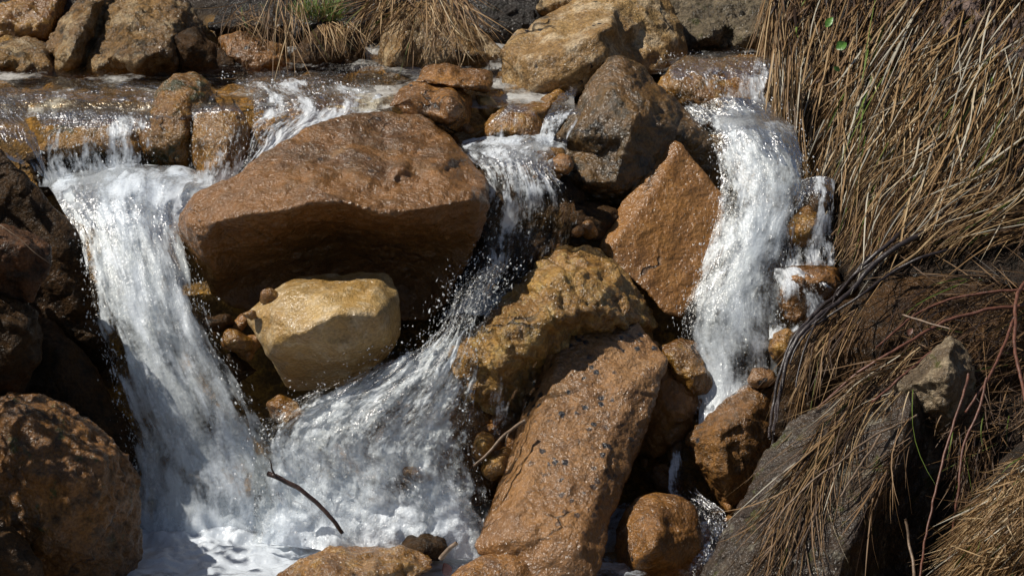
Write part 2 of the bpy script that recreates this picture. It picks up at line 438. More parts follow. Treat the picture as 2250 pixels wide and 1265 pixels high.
rock('rock', 'brown rock half in shadow, tucked behind the right edge of the reddish slab', 'tri',
     [(1430, 750, .1), (1470, 780, .1), (1530, 840, .06), (1545, 880, .05), (1520, 930, .03), (1490, 975, .02), (1440, 1000, .02), (1380, 1010, .05), (1380, 900, .1), (1400, 800, .12)], .0, tf=.06, tb=.2, sm=3, rough=1.2)
rock('stone', 'small wet ochre stone at the foot of the white fall, behind the brown shadowed rock', 'ochre',
     [(1440, 765, .03), (1480, 748, .05), (1530, 755, .05), (1565, 790, .03), (1582, 835, .01), (1560, 870, 0), (1520, 865, -.01), (1480, 825, -.01)], .05, tf=.06, tb=.15, sm=3, rough=1.0)
rock('rock', 'rusty brown angular rock between the white fall and the grass-strewn slab', 'rust',
     [(1512, 960, 0), (1560, 910, .03), (1610, 870, .06), (1660, 845, .08), (1700, 850, .08), (1720, 950, .04), (1690, 1050, .02), (1640, 1140, 0), (1600, 1140, -.03), (1560, 1060, -.03), (1530, 1010, -.03)], -.08,
     [(1580, 950, -.06), (1640, 920, -.03), (1600, 1040, -.1), (1650, 1030, -.05)], tb=.25, sm=3, rough=1.5)
rock('stone', 'small smooth pinkish stone at the bottom of the white fall', 'slab',
     [(1648, 838), (1655, 812, .02), (1680, 808, .03), (1702, 820, .02), (1702, 850), (1665, 850)], -.02, tf=.03, tb=.07, vox=.0035, sm=3, rough=.5)
rock('rock', 'low rounded brown rock at the bottom edge, right of the reddish slab', 'orange',
     [(1352, 1170, 0), (1370, 1130, .02), (1400, 1095, .06), (1440, 1085, .08), (1500, 1090, .08), (1530, 1120, .06), (1545, 1200, .02), (1540, 1320), (1380, 1320, -.03), (1360, 1240, -.02)], -.32,
     [(1400, 1140, -.02), (1450, 1130, -.01), (1400, 1230, -.09), (1440, 1200, -.12), (1500, 1200, -.04)], tb=.25, sm=5, rough=.7)
rock('rock', 'flat ochre rock breaking the foam at the bottom edge of the picture', 'ochre',
     [(600, 1275), (660, 1230, .04), (730, 1208, .07), (820, 1200, .09), (900, 1208, .07), (952, 1225, .04), (950, 1250, .0), (900, 1275, -.03), (880, 1320, -.04), (600, 1320, -.05)], -.52,
     [(700, 1235, .0), (800, 1225, .02), (880, 1232, 0), (760, 1265, -.07), (860, 1258, -.05)], tb=.2, sm=3, rough=1.3)
rock('stone', 'small blackish stone in the foam behind the flat ochre rock', 'dark',
     [(885, 1205), (900, 1180, .03), (930, 1172, .04), (970, 1180, .03), (988, 1205), (970, 1228, -.02), (910, 1225, -.02)], -.4, tf=.04, tb=.1, vox=.004, sm=3)
rock('rock', 'smooth brown rock just under the water at the foot of the reddish slab', 'orange',
     [(990, 1262), (1060, 1222, .05), (1120, 1215, .06), (1220, 1240, .05), (1310, 1270, .03), (1310, 1320), (990, 1320)], -.5, tf=.04, tb=.15, sm=5, rough=.5)
rock('stone', 'upright golden stone standing in the splash beside the reddish slab', 'ochre',
     [(1038, 1000), (1043, 960, .02), (1060, 946, .03), (1082, 958, .02), (1080, 990), (1058, 1015)], -.2, tf=.03, tb=.06, vox=.0035, sm=3, rough=.5)
rock('stone', 'submerged golden-brown stone touching the left edge of the reddish slab', 'ochre',
     [(1060, 1035), (1070, 1005, .02), (1115, 985, .04), (1130, 1000, .04), (1110, 1040), (1080, 1055)], -.22, tf=.03, tb=.08, vox=.004, sm=3, rough=.7)
rock('stone', 'wet brown stone poking out of the splash below the pale cream stone', 'ochre',
     [(585, 885), (620, 870, .03), (650, 885, .02), (680, 925), (640, 938, -.01), (603, 918)], -.17, tf=.04, tb=.1, vox=.004, sm=2)
rock('stone', 'thin amber stone showing through the white splash near the pool', 'ochre',
     [(888, 1035), (905, 1020, .02), (930, 1030, .02), (950, 1050), (935, 1062), (905, 1048)], -.27, tf=.02, tb=.06, vox=.0035, sm=2)
rock('rock', 'brown rock shelf that the splashing water runs over below the layered rock', 'orange',
     [(700, 1020, -.05), (800, 900, .0), (950, 830, .05), (1040, 850, .06), (1160, 930, .08), (1130, 1060, 0), (1050, 1110, -.05), (900, 1130, -.08), (720, 1110, -.08)], -.08, tf=.08, tb=.25, sm=4, rough=1.8)

# --- right-hand fall
rock('rock', 'broad ochre rock forming the lip of the right waterfall, under a veil of water', 'ochre',
     [(1445, 190, -.03), (1470, 150, .05), (1510, 128, .12), (1600, 123, .15), (1690, 128, .15), (1715, 180, .05), (1705, 240, 0), (1690, 275, -.02), (1600, 285, -.04), (1530, 270, -.04), (1480, 235, -.04)], .74, tf=.08, tb=.2, sm=4, rough=1.0)
rock('rock', 'dark wet rock beside the white fall, below the hanging grass', 'dark',
     [(1700, 520), (1740, 470, .02), (1790, 400, .05), (1840, 400, .05), (1845, 590), (1780, 600), (1735, 570)], .34, tf=.05, tb=.2, sm=3, rough=1.5)
rock('stone', 'small brown stone capping the dark wet rock beside the white fall', 'ochre',
     [(1728, 512), (1745, 475, .03), (1775, 458, .05), (1800, 468, .04), (1812, 500, .01), (1800, 538, -.01), (1750, 538, -.01)], .28, tf=.04, tb=.1, vox=.004, sm=3)
rock('rock', 'blocky rusty rock with a flat wet top at the right side of the white fall', 'orange',
     [(1712, 650, .0), (1725, 600, .03), (1750, 576, .06), (1800, 580, .06), (1838, 595, .05), (1845, 650), (1820, 700, -.02), (1760, 710, -.03), (1730, 700, -.02)], .18,
     [(1740, 612, -.04), (1800, 620, -.04), (1825, 625, -.01), (1770, 660, -.03)], tb=.15, vox=.004, sm=3, rough=1.1)
rock('stone', 'round ochre stone low on the right side of the white fall', 'ochre',
     [(1688, 765), (1702, 730, .03), (1735, 720, .04), (1755, 750, .02), (1740, 790), (1700, 790)], .04, tf=.04, tb=.1, vox=.004, sm=3)

# --- upstream stones
rock('boulder', 'mottled brown and cream boulder standing at the far side of the upper stream', 'mottled',
     [(128, 165, -.08), (122, 130, -.04), (100, 102, 0), (125, 65, .04), (160, 20, .1), (190, -15, .14), (260, -35, .2), (370, -30, .2), (420, 15, .14), (440, 60, .1), (455, 110, .05), (475, 158, .02), (400, 165, -.05), (300, 172, -.1), (200, 173, -.1)], 1.05,
     [(152, 125, -.14), (178, 65, -.07), (203, 15, .02), (185, 135, -.04), (212, 75, .04), (228, 30, .08), (235, 125, -.13), (268, 65, -.06), (330, 30, .02), (300, 135, -.18), (365, 110, -.12), (385, 40, .02), (425, 115, .02)],
     tb=.35, sm=2, rough=2.0)
rock('stone', 'small pinkish-grey rounded stone left of the mottled boulder', 'mottled',
     [(-40, 120), (0, 97, .05), (60, 84, .1), (105, 95, .08), (125, 130, .03), (123, 170, 0), (60, 180, -.02), (0, 172, 0), (-40, 165)], 1.0, tf=.08, tb=.2, sm=3)
rock('rock', 'wet amber rock ledge in the top corner above the small pinkish-grey stone', 'ochre',
     [(-40, 40, .02), (20, 10, .08), (80, -20, .12), (150, -15, .1), (130, 40, .04), (110, 85, 0), (40, 95, -.02), (-40, 90, 0)], 1.25, tf=.08, tb=.25, sm=2, rough=1.8)
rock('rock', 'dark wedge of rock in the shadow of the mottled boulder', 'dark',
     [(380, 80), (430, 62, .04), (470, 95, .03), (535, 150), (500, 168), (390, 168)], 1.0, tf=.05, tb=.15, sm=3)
rock('rock', 'low rusty rock with a lit edge under the thin dry stalks', 'orange',
     [(480, 85, .05), (520, 75, .06), (570, 88, .05), (620, 105, .03), (645, 150, 0), (560, 165, -.03), (520, 155), (495, 120)], 1.02, tf=.06, tb=.2, sm=2, rough=1.6)
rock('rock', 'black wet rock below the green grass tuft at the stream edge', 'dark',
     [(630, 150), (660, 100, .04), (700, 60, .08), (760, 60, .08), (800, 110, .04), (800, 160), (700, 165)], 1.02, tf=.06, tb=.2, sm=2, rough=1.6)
rock('rock', 'grey-brown rock with a pale facet under the drooping dry grass tuft', 'mottled',
     [(845, 155, -.05), (830, 120, 0), (850, 60, .05), (880, 15, .1), (940, 5, .12), (1010, 40, .1), (1060, 80, .06), (1105, 125, .02), (1100, 152, 0), (1000, 158, -.05), (900, 160, -.08)], 1.03,
     [(880, 120, -.12), (895, 50, -.02), (925, 110, -.06), (985, 60, 0), (980, 130, -.08), (1050, 120, -.05)], tb=.25, sm=2, rough=1.4)
rock('soil_mound', 'black peaty mound with a mossy edge between the dry tuft and the tan boulder', 'black',
     [(990, 100), (1000, -20, .1), (1060, -50, .14), (1210, -50, .12), (1230, 20, .05), (1190, 70), (1110, 120), (1050, 110)], 1.22, tf=.08, tb=.3, sm=2, rough=2.2, cat='soil')
rock('soil_mound', 'dark mossy mound carrying the green grass tuft at the top edge', 'black',
     [(460, 60), (500, 0, .06), (560, -50, .12), (860, -50, .14), (870, 40, .06), (840, 120), (640, 120), (520, 90)], 1.2, tf=.1, tb=.3, sm=2, rough=2.2, cat='soil')
rock('rock', 'brown stone in the top edge behind the soil mound', 'mottled',
     [(1180, 20), (1200, -20, .06), (1260, -50, .1), (1320, -30, .08), (1280, 20, .02), (1220, 50)], 1.2, tf=.05, tb=.2, sm=3)
rock('boulder', 'rough grey lichen-pitted boulder beside the grassy bank', 'rough',
     [(1450, 115, -.05), (1455, 40, .05), (1490, -20, .15), (1620, -50, .2), (1760, -50, .2), (1780, 60, .1), (1760, 120, 0), (1600, 118, -.05)], 1.2,
     [(1500, 40, 0), (1600, 30, .0), (1560, 80, -.1), (1650, 80, -.1), (1700, 30, 0), (1640, 10, .06)], tb=.3, sm=1, rough=2.8)
rock('rock', 'humped golden rock with dark algae at the brink of the upper stream', 'algae',
     [(305, 320, -.05), (330, 250, 0), (350, 200, .05), (385, 168, .1), (425, 160, .12), (460, 180, .1), (472, 230, .06), (445, 265, .02), (428, 320, -.02), (410, 380, -.04), (350, 390, -.05), (315, 350, -.05)], .58, tf=.09, tb=.2, sm=3, rough=1.4)
rock('rock', 'round golden rock under a thin veil, right of the humped golden rock', 'ochre',
     [(418, 300), (430, 250, .05), (470, 235, .08), (530, 240, .08), (550, 290, .03), (545, 350, 0), (515, 395, -.03), (450, 395, -.03), (425, 350)], .5, tf=.09, tb=.2, sm=4, rough=1.0)
rock('rock', 'brown rock draped with little falls above the foam basin', 'algae',
     [(85, 335), (110, 290, .04), (160, 262, .1), (240, 253, .12), (290, 272, .08), (322, 330, .02), (310, 345, -.0), (200, 340, .02), (110, 350)], .52, tf=.08, tb=.2, sm=4, rough=1.2)
rock('rock', 'black recess rock behind the foam basin', 'dark',
     [(60, 340), (200, 320, .02), (540, 320, .02), (560, 400), (400, 430), (90, 430)], .56, tf=.03, tb=.2, sm=3, rough=1.5)
rock('rock', 'long amber rock under the rapids behind the big brown boulder', 'ochre',
     [(545, 345), (560, 280), (620, 232, .06), (720, 222, .1), (800, 232, .1), (850, 262, .08), (700, 300), (620, 335), (570, 375)], .54, tf=.06, tb=.2, sm=4, rough=1.5)

# --- left bank, mostly in shade
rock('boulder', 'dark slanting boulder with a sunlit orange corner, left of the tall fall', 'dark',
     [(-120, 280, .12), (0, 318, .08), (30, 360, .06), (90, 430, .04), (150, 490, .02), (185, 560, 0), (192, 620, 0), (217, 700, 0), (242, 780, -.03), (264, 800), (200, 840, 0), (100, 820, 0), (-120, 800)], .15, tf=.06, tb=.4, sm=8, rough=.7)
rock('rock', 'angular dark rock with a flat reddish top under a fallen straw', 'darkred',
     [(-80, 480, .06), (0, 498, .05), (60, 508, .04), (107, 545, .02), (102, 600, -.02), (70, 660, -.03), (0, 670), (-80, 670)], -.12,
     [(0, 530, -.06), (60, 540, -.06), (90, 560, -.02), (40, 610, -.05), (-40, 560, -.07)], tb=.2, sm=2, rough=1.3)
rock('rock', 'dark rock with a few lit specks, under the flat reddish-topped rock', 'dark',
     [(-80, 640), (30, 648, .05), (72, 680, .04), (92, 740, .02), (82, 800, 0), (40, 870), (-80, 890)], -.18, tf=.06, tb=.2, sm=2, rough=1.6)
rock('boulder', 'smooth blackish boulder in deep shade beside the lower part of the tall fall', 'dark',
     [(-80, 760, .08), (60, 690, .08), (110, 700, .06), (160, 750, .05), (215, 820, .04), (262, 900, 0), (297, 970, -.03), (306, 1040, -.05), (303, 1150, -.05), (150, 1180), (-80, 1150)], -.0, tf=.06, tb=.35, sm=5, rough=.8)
rock('boulder', 'rough orange-brown boulder in dappled light in the lower left corner', 'soaked',
     [(-80, 880, .05), (0, 868, .05), (70, 870, .06), (130, 880, .05), (165, 910, .03), (220, 950, .02), (270, 1000, 0), (300, 1060, 0), (306, 1130, 0), (302, 1210, -.03), (285, 1320, -.06), (-80, 1320, -.05)], -.36,
     [(60, 920, -.06), (140, 950, -.08), (60, 1050, -.14), (160, 1050, -.16), (215, 1100, -.15), (230, 1010, -.1), (120, 1180, -.18), (260, 1150, -.06), (200, 1230, -.14)], tb=.35, sm=3, rough=2.0)
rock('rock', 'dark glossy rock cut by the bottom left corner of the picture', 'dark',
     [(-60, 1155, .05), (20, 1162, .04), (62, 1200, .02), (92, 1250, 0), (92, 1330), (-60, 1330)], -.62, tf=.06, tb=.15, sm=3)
for (ox, oy, rr, dd, lab) in ((474, 712, 34, .04, 'dark wet pebble left of the pale cream stone, the nearest to the tall fall'), (522, 748, 30, .0, 'brown wet pebble in the dark hollow left of the pale cream stone'),
                              (552, 690, 20, -.14, 'tiny shiny brown pebble at the left tip of the pale cream stone'), (592, 652, 17, -.1, 'tiny flat pebble on the shoulder of the pale cream stone'), (510, 815, 44, .03, 'dark wet stone in the hollow beside the tall fall, below the brown pebble')):
    rock('pebble', lab, 'dark' if rr > 30 else 'ochre', [(ox + rr * math.cos(t) * (1.1 + .3 * math.sin(ox + 3 * t)), oy + rr * (.7 + .2 * math.sin(oy + 2 * t)) * math.sin(t), 0) for t in np.linspace(0, 2 * math.pi, 9)[:-1]], dd, tf=rr * .0008, tb=rr * .0015, vox=.0035, sm=3, rough=.5)

# --- gravel lodged in the gaps
protos = []
for k in range(4):
    protos.append(relief('pebble', [(1100 + 20 * math.cos(t) * (1 + .25 * math.sin(2 * t + k)), 600 + 15 * math.sin(t) * (1 + .2 * math.cos(3 * t + 2 * k)), 0) for t in np.linspace(0, 2 * math.pi, 10)[:-1]], .0, tf=.013, tb=.022, vox=.003, sm=3, rough=.6)[0])
rp = random.Random(11)
for cxp, cyp, sx, sy, dd, nn in ((1425, 1045, 45, 35, .0, 8), (1580, 1150, 45, 40, -.12, 10), (1275, 505, 45, 40, .22, 3), (510, 790, 50, 45, .02, 8), (1085, 965, 45, 40, -.10, 9), (1180, 375, 35, 18, .28, 6), (1000, 300, 60, 20, .52, 6), (1480, 1010, 30, 50, .0, 6)):
    for k in range(nn):
        me = protos[rp.randrange(4)]
        o = link('pebble', me, None, 'small wet brown pebble lodged among others in the gaps between the rocks', 'pebble', 'gravel pebbles in the gaps between the rocks')
        if not me.materials: me.materials.append(M['ochre' if len(protos) % 2 else 'orange'])
        o.location = P(cxp + rp.gauss(0, sx), cyp + rp.gauss(0, sy), dd + rp.uniform(-.02, .03))
        o.rotation_euler = (rp.uniform(0, 6), rp.uniform(0, 6), rp.uniform(0, 6)); q = rp.uniform(.5, 1.3); o.scale = (q, q * rp.uniform(.7, 1), q)

# --- right bank stones
rock('rock_slab', 'big purple-grey slab leaning in the foreground, strewn with dead grass', 'fore',
     [(1500, 1330, -.22), (1560, 1225, -.15), (1600, 1150, -.1), (1680, 1010, -.03), (1740, 925, .02), (1830, 880, .05), (1930, 850, .08), (2000, 835, .1), (2027, 850, .08), (2032, 900, .05), (2060, 960, .05), (2110, 1010, .08), (2110, 1100, .05), (2090, 1330, 0)], -.42,
     [(2005, 880, -.02), (1985, 960, -.08), (1950, 1040, -.13), (1900, 1120, -.19), (1860, 1220, -.27), (1835, 1300, -.31), (1800, 980, -.05), (1750, 1080, -.13), (1680, 1200, -.22), (2040, 1000, .03), (2000, 1150, .0), (1960, 1250, -.05)],
     tb=.35, sm=3, rough=1.1)
rock('boulder', 'big dark boulder in shade under the combed-over grass', 'dark',
     [(1690, 960, .02), (1702, 860, .05), (1740, 740, .1), (1800, 690, .14), (1900, 640, .18), (2060, 600, .2), (2290, 600, .2), (2320, 900, .1), (2050, 930, 0), (1850, 950, -.02)], -.1,
     [(1800, 800, -.02), (1950, 740, .02), (2100, 740, .04), (1900, 860, -.06), (2200, 760, .02)], tb=.3, sm=4, rough=1.2)
rock('rock', 'pointed pale grey rock with green moss among the red stems', 'peak',
     [(1960, 850, .0), (2000, 815, .02), (2045, 780, .04), (2086, 742, .07), (2108, 752, .06), (2130, 800, .03), (2150, 870, .02), (2150, 960, .02), (2090, 960, 0), (2030, 900, -.02)], -.38,
     [(2088, 765, .0), (2082, 820, -.05), (2020, 840, -.02), (2110, 830, -.02), (2075, 890, -.05), (2120, 920, -.01)], tb=.15, vox=.004, sm=2, rough=1.6, lo=.6)

# unseen boulder and bushes, added outside the picture to shade the left boulders
def shade_boulder(name, label, mat, c, rx, ry, rz, seed):
    import bmesh
    bm = bmesh.new(); bmesh.ops.create_icosphere(bm, subdivisions=5, radius=1.0)
    me = bpy.data.meshes.new(name); bm.to_mesh(me); bm.free()
    co = np.empty(len(me.vertices) * 3); me.vertices.foreach_get('co', co); co = co.reshape(-1, 3)
    r = 1 + .16 * fbm(co * 1.6, 3, seed) + .05 * fbm(co * 6, 3, seed + 4)
    co = np.sign(co) * np.abs(co) ** .85 * r[:, None] * np.array([rx, ry, rz])
    me.vertices.foreach_set('co', co.astype(np.float32).ravel())
    me.polygons.foreach_set('use_smooth', np.ones(len(me.polygons), bool)); me.update()
    o = link(name, me, M[mat], label, 'rock'); o.location = c
    return o
shade_boulder('boulder', 'tall dark boulder added outside the picture to shade the left boulders', 'dark', (-1.78, -.30, -.12), .38, .30, .48, 301)


def shade_shrub(label, c, seed):
    """An unseen leafy bush added to cast dappled shade: stems and several hundred leaf blades."""
    r = np.random.default_rng(seed)
    root = bpy.data.objects.new('shade_shrub', None); COL.objects.link(root); root.location = c
    root['label'] = label; root['category'] = 'shade_shrub'
    V = []; F = []
    def tube(a, b, ra, rb):
        a = np.array(a, float); b = np.array(b, float); t = b - a; t /= np.linalg.norm(t)
        u = np.cross(t, [0.3, 1, .1]); u /= np.linalg.norm(u); v = np.cross(t, u); k = len(V)
        for q, rad in ((a, ra), (b, rb)):
            for i in range(6):
                V.append(q + rad * (math.cos(i * math.pi / 3) * u + math.sin(i * math.pi / 3) * v))
        for i in range(6): F.append((k + i, k + (i + 1) % 6, k + 6 + (i + 1) % 6, k + 6 + i))
    tips = []
    base = np.array([-.25, .1, -1.1])
    for i in range(7):
        m = base + np.array([r.normal(.12, .08), r.normal(0, .12), .75 + r.normal(0, .06)])
        tube(base, m, .012, .007)
        for j in range(5):
            e = m + np.array([r.normal(.12, .1), r.normal(0, .14), r.uniform(.05, .5)])
            tube(m, e, .006, .002); tips += [m + (e - m) * f for f in (.4, .6, .8, 1)]
    link('stem', mesh_np('stem', V, F), M['dark'], parent=root)
    V = []; F = []
    for q in tips:
        for _ in range(4):
            p0 = np.array(q) + r.normal(0, .028, 3); d = r.normal(0, 1, 3); d /= np.linalg.norm(d); s = np.cross(d, r.normal(0, 1, 3)); s /= np.linalg.norm(s)
            n = np.cross(d, s); ln = r.uniform(.03, .055); w_ = ln * .28; k = len(V)
            V += [p0, p0 + d * ln * .5 + s * w_ + n * .004, p0 + d * ln, p0 + d * ln * .5 - s * w_ + n * .004, p0 + d * ln * .5 - n * .003]
            F += [(k, k + 1, k + 4), (k + 1, k + 2, k + 4), (k + 2, k + 3, k + 4), (k + 3, k, k + 4)]
    g = NT('shade_shrub_leaf')
    m = g.done(g.principled(Base_Color=(.05, .09, .02), Roughness=.5))
    link('leaves', mesh_np('leaves', V, F), m, parent=root)
shade_shrub('leafy bush added outside the picture to dapple the boulders below it', (-1.42, -.64, .62), 5)
shade_shrub('second leafy bush added outside the picture to shade the boulders farther upstream', (-1.52, -.16, .66), 6)

# ------------------------------------------------------------------ stream bed (one sheet)
Z0 = float(P(480, 1140, -.12)[2])          # level of the lower pool
ZU = float(P(400, 200, .72)[2])            # level of the upper stream
def bed_z(x, y):
    z = np.interp(y, [-6, -2, -.6, -.1, .2, .5, .62, .8, 1.1, 1.3, 1.6, 3, 6, 14],
                  [Z0 - .6, Z0 - .4, Z0 - .2, Z0 - .12, Z0 + .05, ZU - .42, ZU - .11, ZU - .05, ZU - .022, ZU + .05, ZU + .30, ZU + 2.2, ZU + 6, ZU + 15])
    return z
def gridmesh(name, xs, ys, zf):
    X, Y = np.meshgrid(xs, ys)
    V = np.stack([X.ravel(), Y.ravel(), zf(X.ravel(), Y.ravel())], -1)
    nx = len(xs); i = np.arange(len(ys) - 1)[:, None] * nx + np.arange(nx - 1)[None]
    i = i.ravel()
    return V, np.stack([i, i + 1, i + nx + 1, i + nx], -1)
xs = np.concatenate([np.linspace(-8, -1.5, 20)[:-1], np.linspace(-1.5, 1.5, 320), np.linspace(1.5, 8, 20)[1:]])
ys = np.concatenate([np.linspace(-6, -1, 20)[:-1], np.linspace(-1, 2.2, 330), np.linspace(2.2, 14, 30)[1:]])
V, F = gridmesh('stream_bed', xs, ys, bed_z)
V[:, 2] += .03 * fbm(V * 6, 3, 91) + .012 * fbm(V * 24, 3, 92)
link('stream_bed', mesh_np('stream_bed', V, F), M['bed'], 'dark brown stony bed of the stream and the slope behind it', 'stream bed', kind='structure')

# ------------------------------------------------------------------ water
def water_mat(name, streak=(28., 11., 30.), foam=(.77, .83, .90), bias=0.0, tint=(.97, .97, .96), bump=1.0, soft=.17, fine=1.0):
    g = NT(name)
    fl = g.n('Attribute', attribute_name='run_coord').outputs['Vector']
    de = g.n('Attribute', attribute_name='whiteness').outputs['Fac']
    geo = g.n('NewGeometry'); p = geo.outputs['Position']
    warp = g.n('TexNoise'); g.set(warp.inputs['Vector'], p); warp.inputs['Scale'].default_value = 9; warp.inputs['Detail'].default_value = 2
    wv = g.n('VectorMath', operation='MULTIPLY_ADD')
    g.set(wv.inputs[0], warp.outputs['Color']); wv.inputs[1].default_value = (.05, .05, .05); g.set(wv.inputs[2], fl)
    v1 = g.vmul(wv.outputs[0], streak)
    n1 = g.noise(v1, 1.0, 3, .55)
    n2 = g.noise(g.vmul(wv.outputs[0], (streak[0] * 3.1, streak[1] * 2.4, streak[2])), 1.0, 2, .55)
    n3 = g.noise(p, 120, 2, .55); nb_ = g.noise(p, 16, 3, .6)
    m = g.math('ADD', g.math('MULTIPLY', n1, .42), g.math('MULTIPLY', n2, .26))
    m = g.math('ADD', m, g.math('MULTIPLY', nb_, .32))
    m = g.math('ADD', m, g.math('MULTIPLY', g.math('SUBTRACT', n3, .5), .22))
    m = g.math('ADD', m, g.math('SUBTRACT', de, .5 - bias))
    fac = g.step(m, .5 - soft, .5 + soft)
    h = g.math('ADD', g.math('MULTIPLY', n1, 1.0), g.math('MULTIPLY', n2, .55))
    h = g.math('ADD', h, g.math('MULTIPLY', n3, .35 * fine))
    nb = g.bump(h, .011 * bump, 1.0)
    ns = g.bump(h, .0035 * bump, 1.0)
    fo = g.principled(Base_Color=foam, Roughness=.5, Normal=ns, Specular_IOR_Level=.3, Coat_Weight=.8, Coat_Roughness=.2, Coat_Normal=nb)
    tr = g.n('BsdfTranslucent'); tr.inputs['Color'].default_value = (*foam, 1); g.set(tr.inputs['Normal'], ns)
    fo = g.mixsh(.36, fo, tr.outputs[0])
    tp = g.n('BsdfTransparent'); tp.inputs['Color'].default_value = (*tint, 1)
    gl = g.n('BsdfGlossy'); gl.inputs['Roughness'].default_value = .17; g.set(gl.inputs['Normal'], nb)
    fr = g.n('Fresnel'); fr.inputs['IOR'].default_value = 1.33
    cl = g.mixsh(g.math('MULTIPLY', fr.outputs[0], g.step(de, .0, .25, 0, .6)), tp.outputs[0], gl.outputs[0])
    return g.done(g.mixsh(fac, cl, fo))


M['white'] = water_mat('falling_white_water')
M['veil'] = water_mat('thin_running_water', streak=(50., 18., 30.), foam=(.76, .81, .87), bias=-.06, soft=.12, bump=1.0)
M['splash'] = water_mat('splashing_water', streak=(34., 24., 30.), bump=1.3, soft=.18)
M['foam'] = water_mat('foam', streak=(16., 26., 20.), foam=(.76, .83, .92), bump=.8, soft=.2, fine=1.2)
M['clear'] = water_mat('clear_stream_water', streak=(26., 40., 20.), foam=(.66, .66, .64), tint=(.90, .84, .72), bump=.55, soft=.2, fine=.4)
g = NT('water_drops')
sh = g.principled(Base_Color=(.82, .85, .88), Roughness=.12, Specular_IOR_Level=.6)
tp = g.n('BsdfTransparent')
M['drop'] = g.done(g.mixsh(.5, sh, tp.outputs[0]))


def sheet(name, rows, mat, label, dens, nu=None, res=.0045, amp=.0065, sf=(13, 6), amp2=.0016, bulge=.02, edge=.10, edge_drop=.48, kind='structure', seed=0, ragged=.5, spike=0.0, layers=()):
    """A running sheet of water: rows of (xl, yl, dl, xr, yr, dr) from top to bottom, dens = density per row."""
    rows = [(r[1], r[0], r[3], r[2], r[0], r[3]) if len(r) == 4 else (r[1], r[0], r[2], r[3], r[4], r[5]) if r[0] < 650 and name == 'waterfall' and seed % 100 == 2 else r for r in rows]     # (y, xl, xr, d) shorthand
    L = np.array([P(r[0], r[1], r[2]) for r in rows]); R = np.array([P(r[3], r[4], r[5]) for r in rows])
    C = (L + R) / 2
    s = np.concatenate([[0], np.cumsum(np.linalg.norm(np.diff(C, axis=0), axis=1))])
    nv = max(8, int(s[-1] / res)); wmax = np.linalg.norm(R - L, axis=1).max()
    nu = max(8, int(wmax / res))
    t = np.linspace(0, s[-1], nv)

    def cr(A):  # monotone-ish smooth interpolation (Catmull-Rom through the rows)
        A = np.asarray(A, float)
        if A.ndim == 1: A = A[:, None]
        i = np.clip(np.searchsorted(s, t, side='right') - 1, 0, len(s) - 2)
        h = (s[i + 1] - s[i]); u = ((t - s[i]) / h)[:, None]
        mt = np.gradient(A, s, axis=0)
        h = h[:, None]
        return (2 * u ** 3 - 3 * u ** 2 + 1) * A[i] + (u ** 3 - 2 * u ** 2 + u) * h * mt[i] + (-2 * u ** 3 + 3 * u ** 2) * A[i + 1] + (u ** 3 - u ** 2) * h * mt[i + 1]
    Ls, Rs = cr(L), cr(R); D = np.interp(t, s, dens)
    u = np.linspace(0, 1, nu)
    V = Ls[:, None] * (1 - u)[None, :, None] + Rs[:, None] * u[None, :, None]
    W = np.linalg.norm(Rs - Ls, axis=1)
    fu = (u - .5)[None] * (0.35 * W[:, None] + .65 * wmax) ; fv = np.broadcast_to(t[:, None], fu.shape)
    flow = np.stack([fu + seed * .37, fv, np.full_like(fu, seed * 1.3)], -1).reshape(-1, 3)
    V = V.reshape(-1, 3)
    dens_v = np.repeat(D, nu) + .30 * fbm(flow * np.array([10, 5, 1]), 3, seed + 40)
    uu = np.tile(u, nv)
    e = np.minimum(uu, 1 - uu) * np.repeat(W, nu)
    en = fbm(flow * np.array([24, 8, 1]), 3, seed + 50) * ragged * .09
    dens_v = dens_v - edge_drop * np.clip(1 - (e + en) / (edge * wmax + 1e-6), 0, 1) ** 1.3
    # outward normal of the undisturbed sheet
    G = V.reshape(nv, nu, 3)
    gu = np.gradient(G, axis=1); gv = np.gradient(G, axis=0)
    N = np.cross(gv, gu); N /= np.linalg.norm(N, axis=2, keepdims=True) + 1e-9
    N = N.reshape(-1, 3)
    flip = np.sign((N * (CAM - V)).sum(1, keepdims=True)); N *= flip
    wob = 1.2 * fbm(flow * np.array([5, 3, 1]), 2, seed + 60)[:, None]
    q = flow + wob * np.array([.02, .05, 0])
    h = amp * fbm(q * np.array([sf[0], sf[1], 1]), 3, seed + 70, .55) + amp * .8 * fbm(q * np.array([sf[0] * .35, sf[1] * .6, 1]), 2, seed + 75)
    h += amp2 * fbm(q * np.array([sf[0] * 3.0, sf[1] * 4.5, 1]), 3, seed + 80, .6)
    if spike:
        h += spike * np.clip(fbm(V * 28, 3, seed + 85, .6) - .25, 0, 1) ** 1.2
    h += bulge * 4 * uu * (1 - uu)
    V = V + N * h[:, None]
    # sideways raggedness of the edges
    i = np.arange(nv - 1)[:, None] * nu + np.arange(nu - 1)[None]; i = i.ravel()
    F = np.stack([i, i + 1, i + nu + 1, i + nu], -1)
    me = mesh_np(name, V, F)
    attr(me, 'run_coord', 'FLOAT_VECTOR', flow); attr(me, 'whiteness', 'FLOAT', dens_v)
    link(name, me, M[mat], label, 'water', kind=kind)
    for k, (lift, dd, se) in enumerate(layers):        # more water flying in front of the sheet
        sheet(name, [(r[0], r[1], r[2] - lift, r[3], r[4], r[5] - lift) for r in rows], mat, label + ', outer spray layer' + ' farther out' * k, [x + dd for x in dens], res=res * 1.3,
              amp=amp * 1.5, sf=sf, amp2=amp2, bulge=bulge, edge=edge * 1.2, edge_drop=edge_drop, seed=seed + se, ragged=ragged * 1.8, spike=spike)
    return G, N.reshape(nv, nu, 3), D


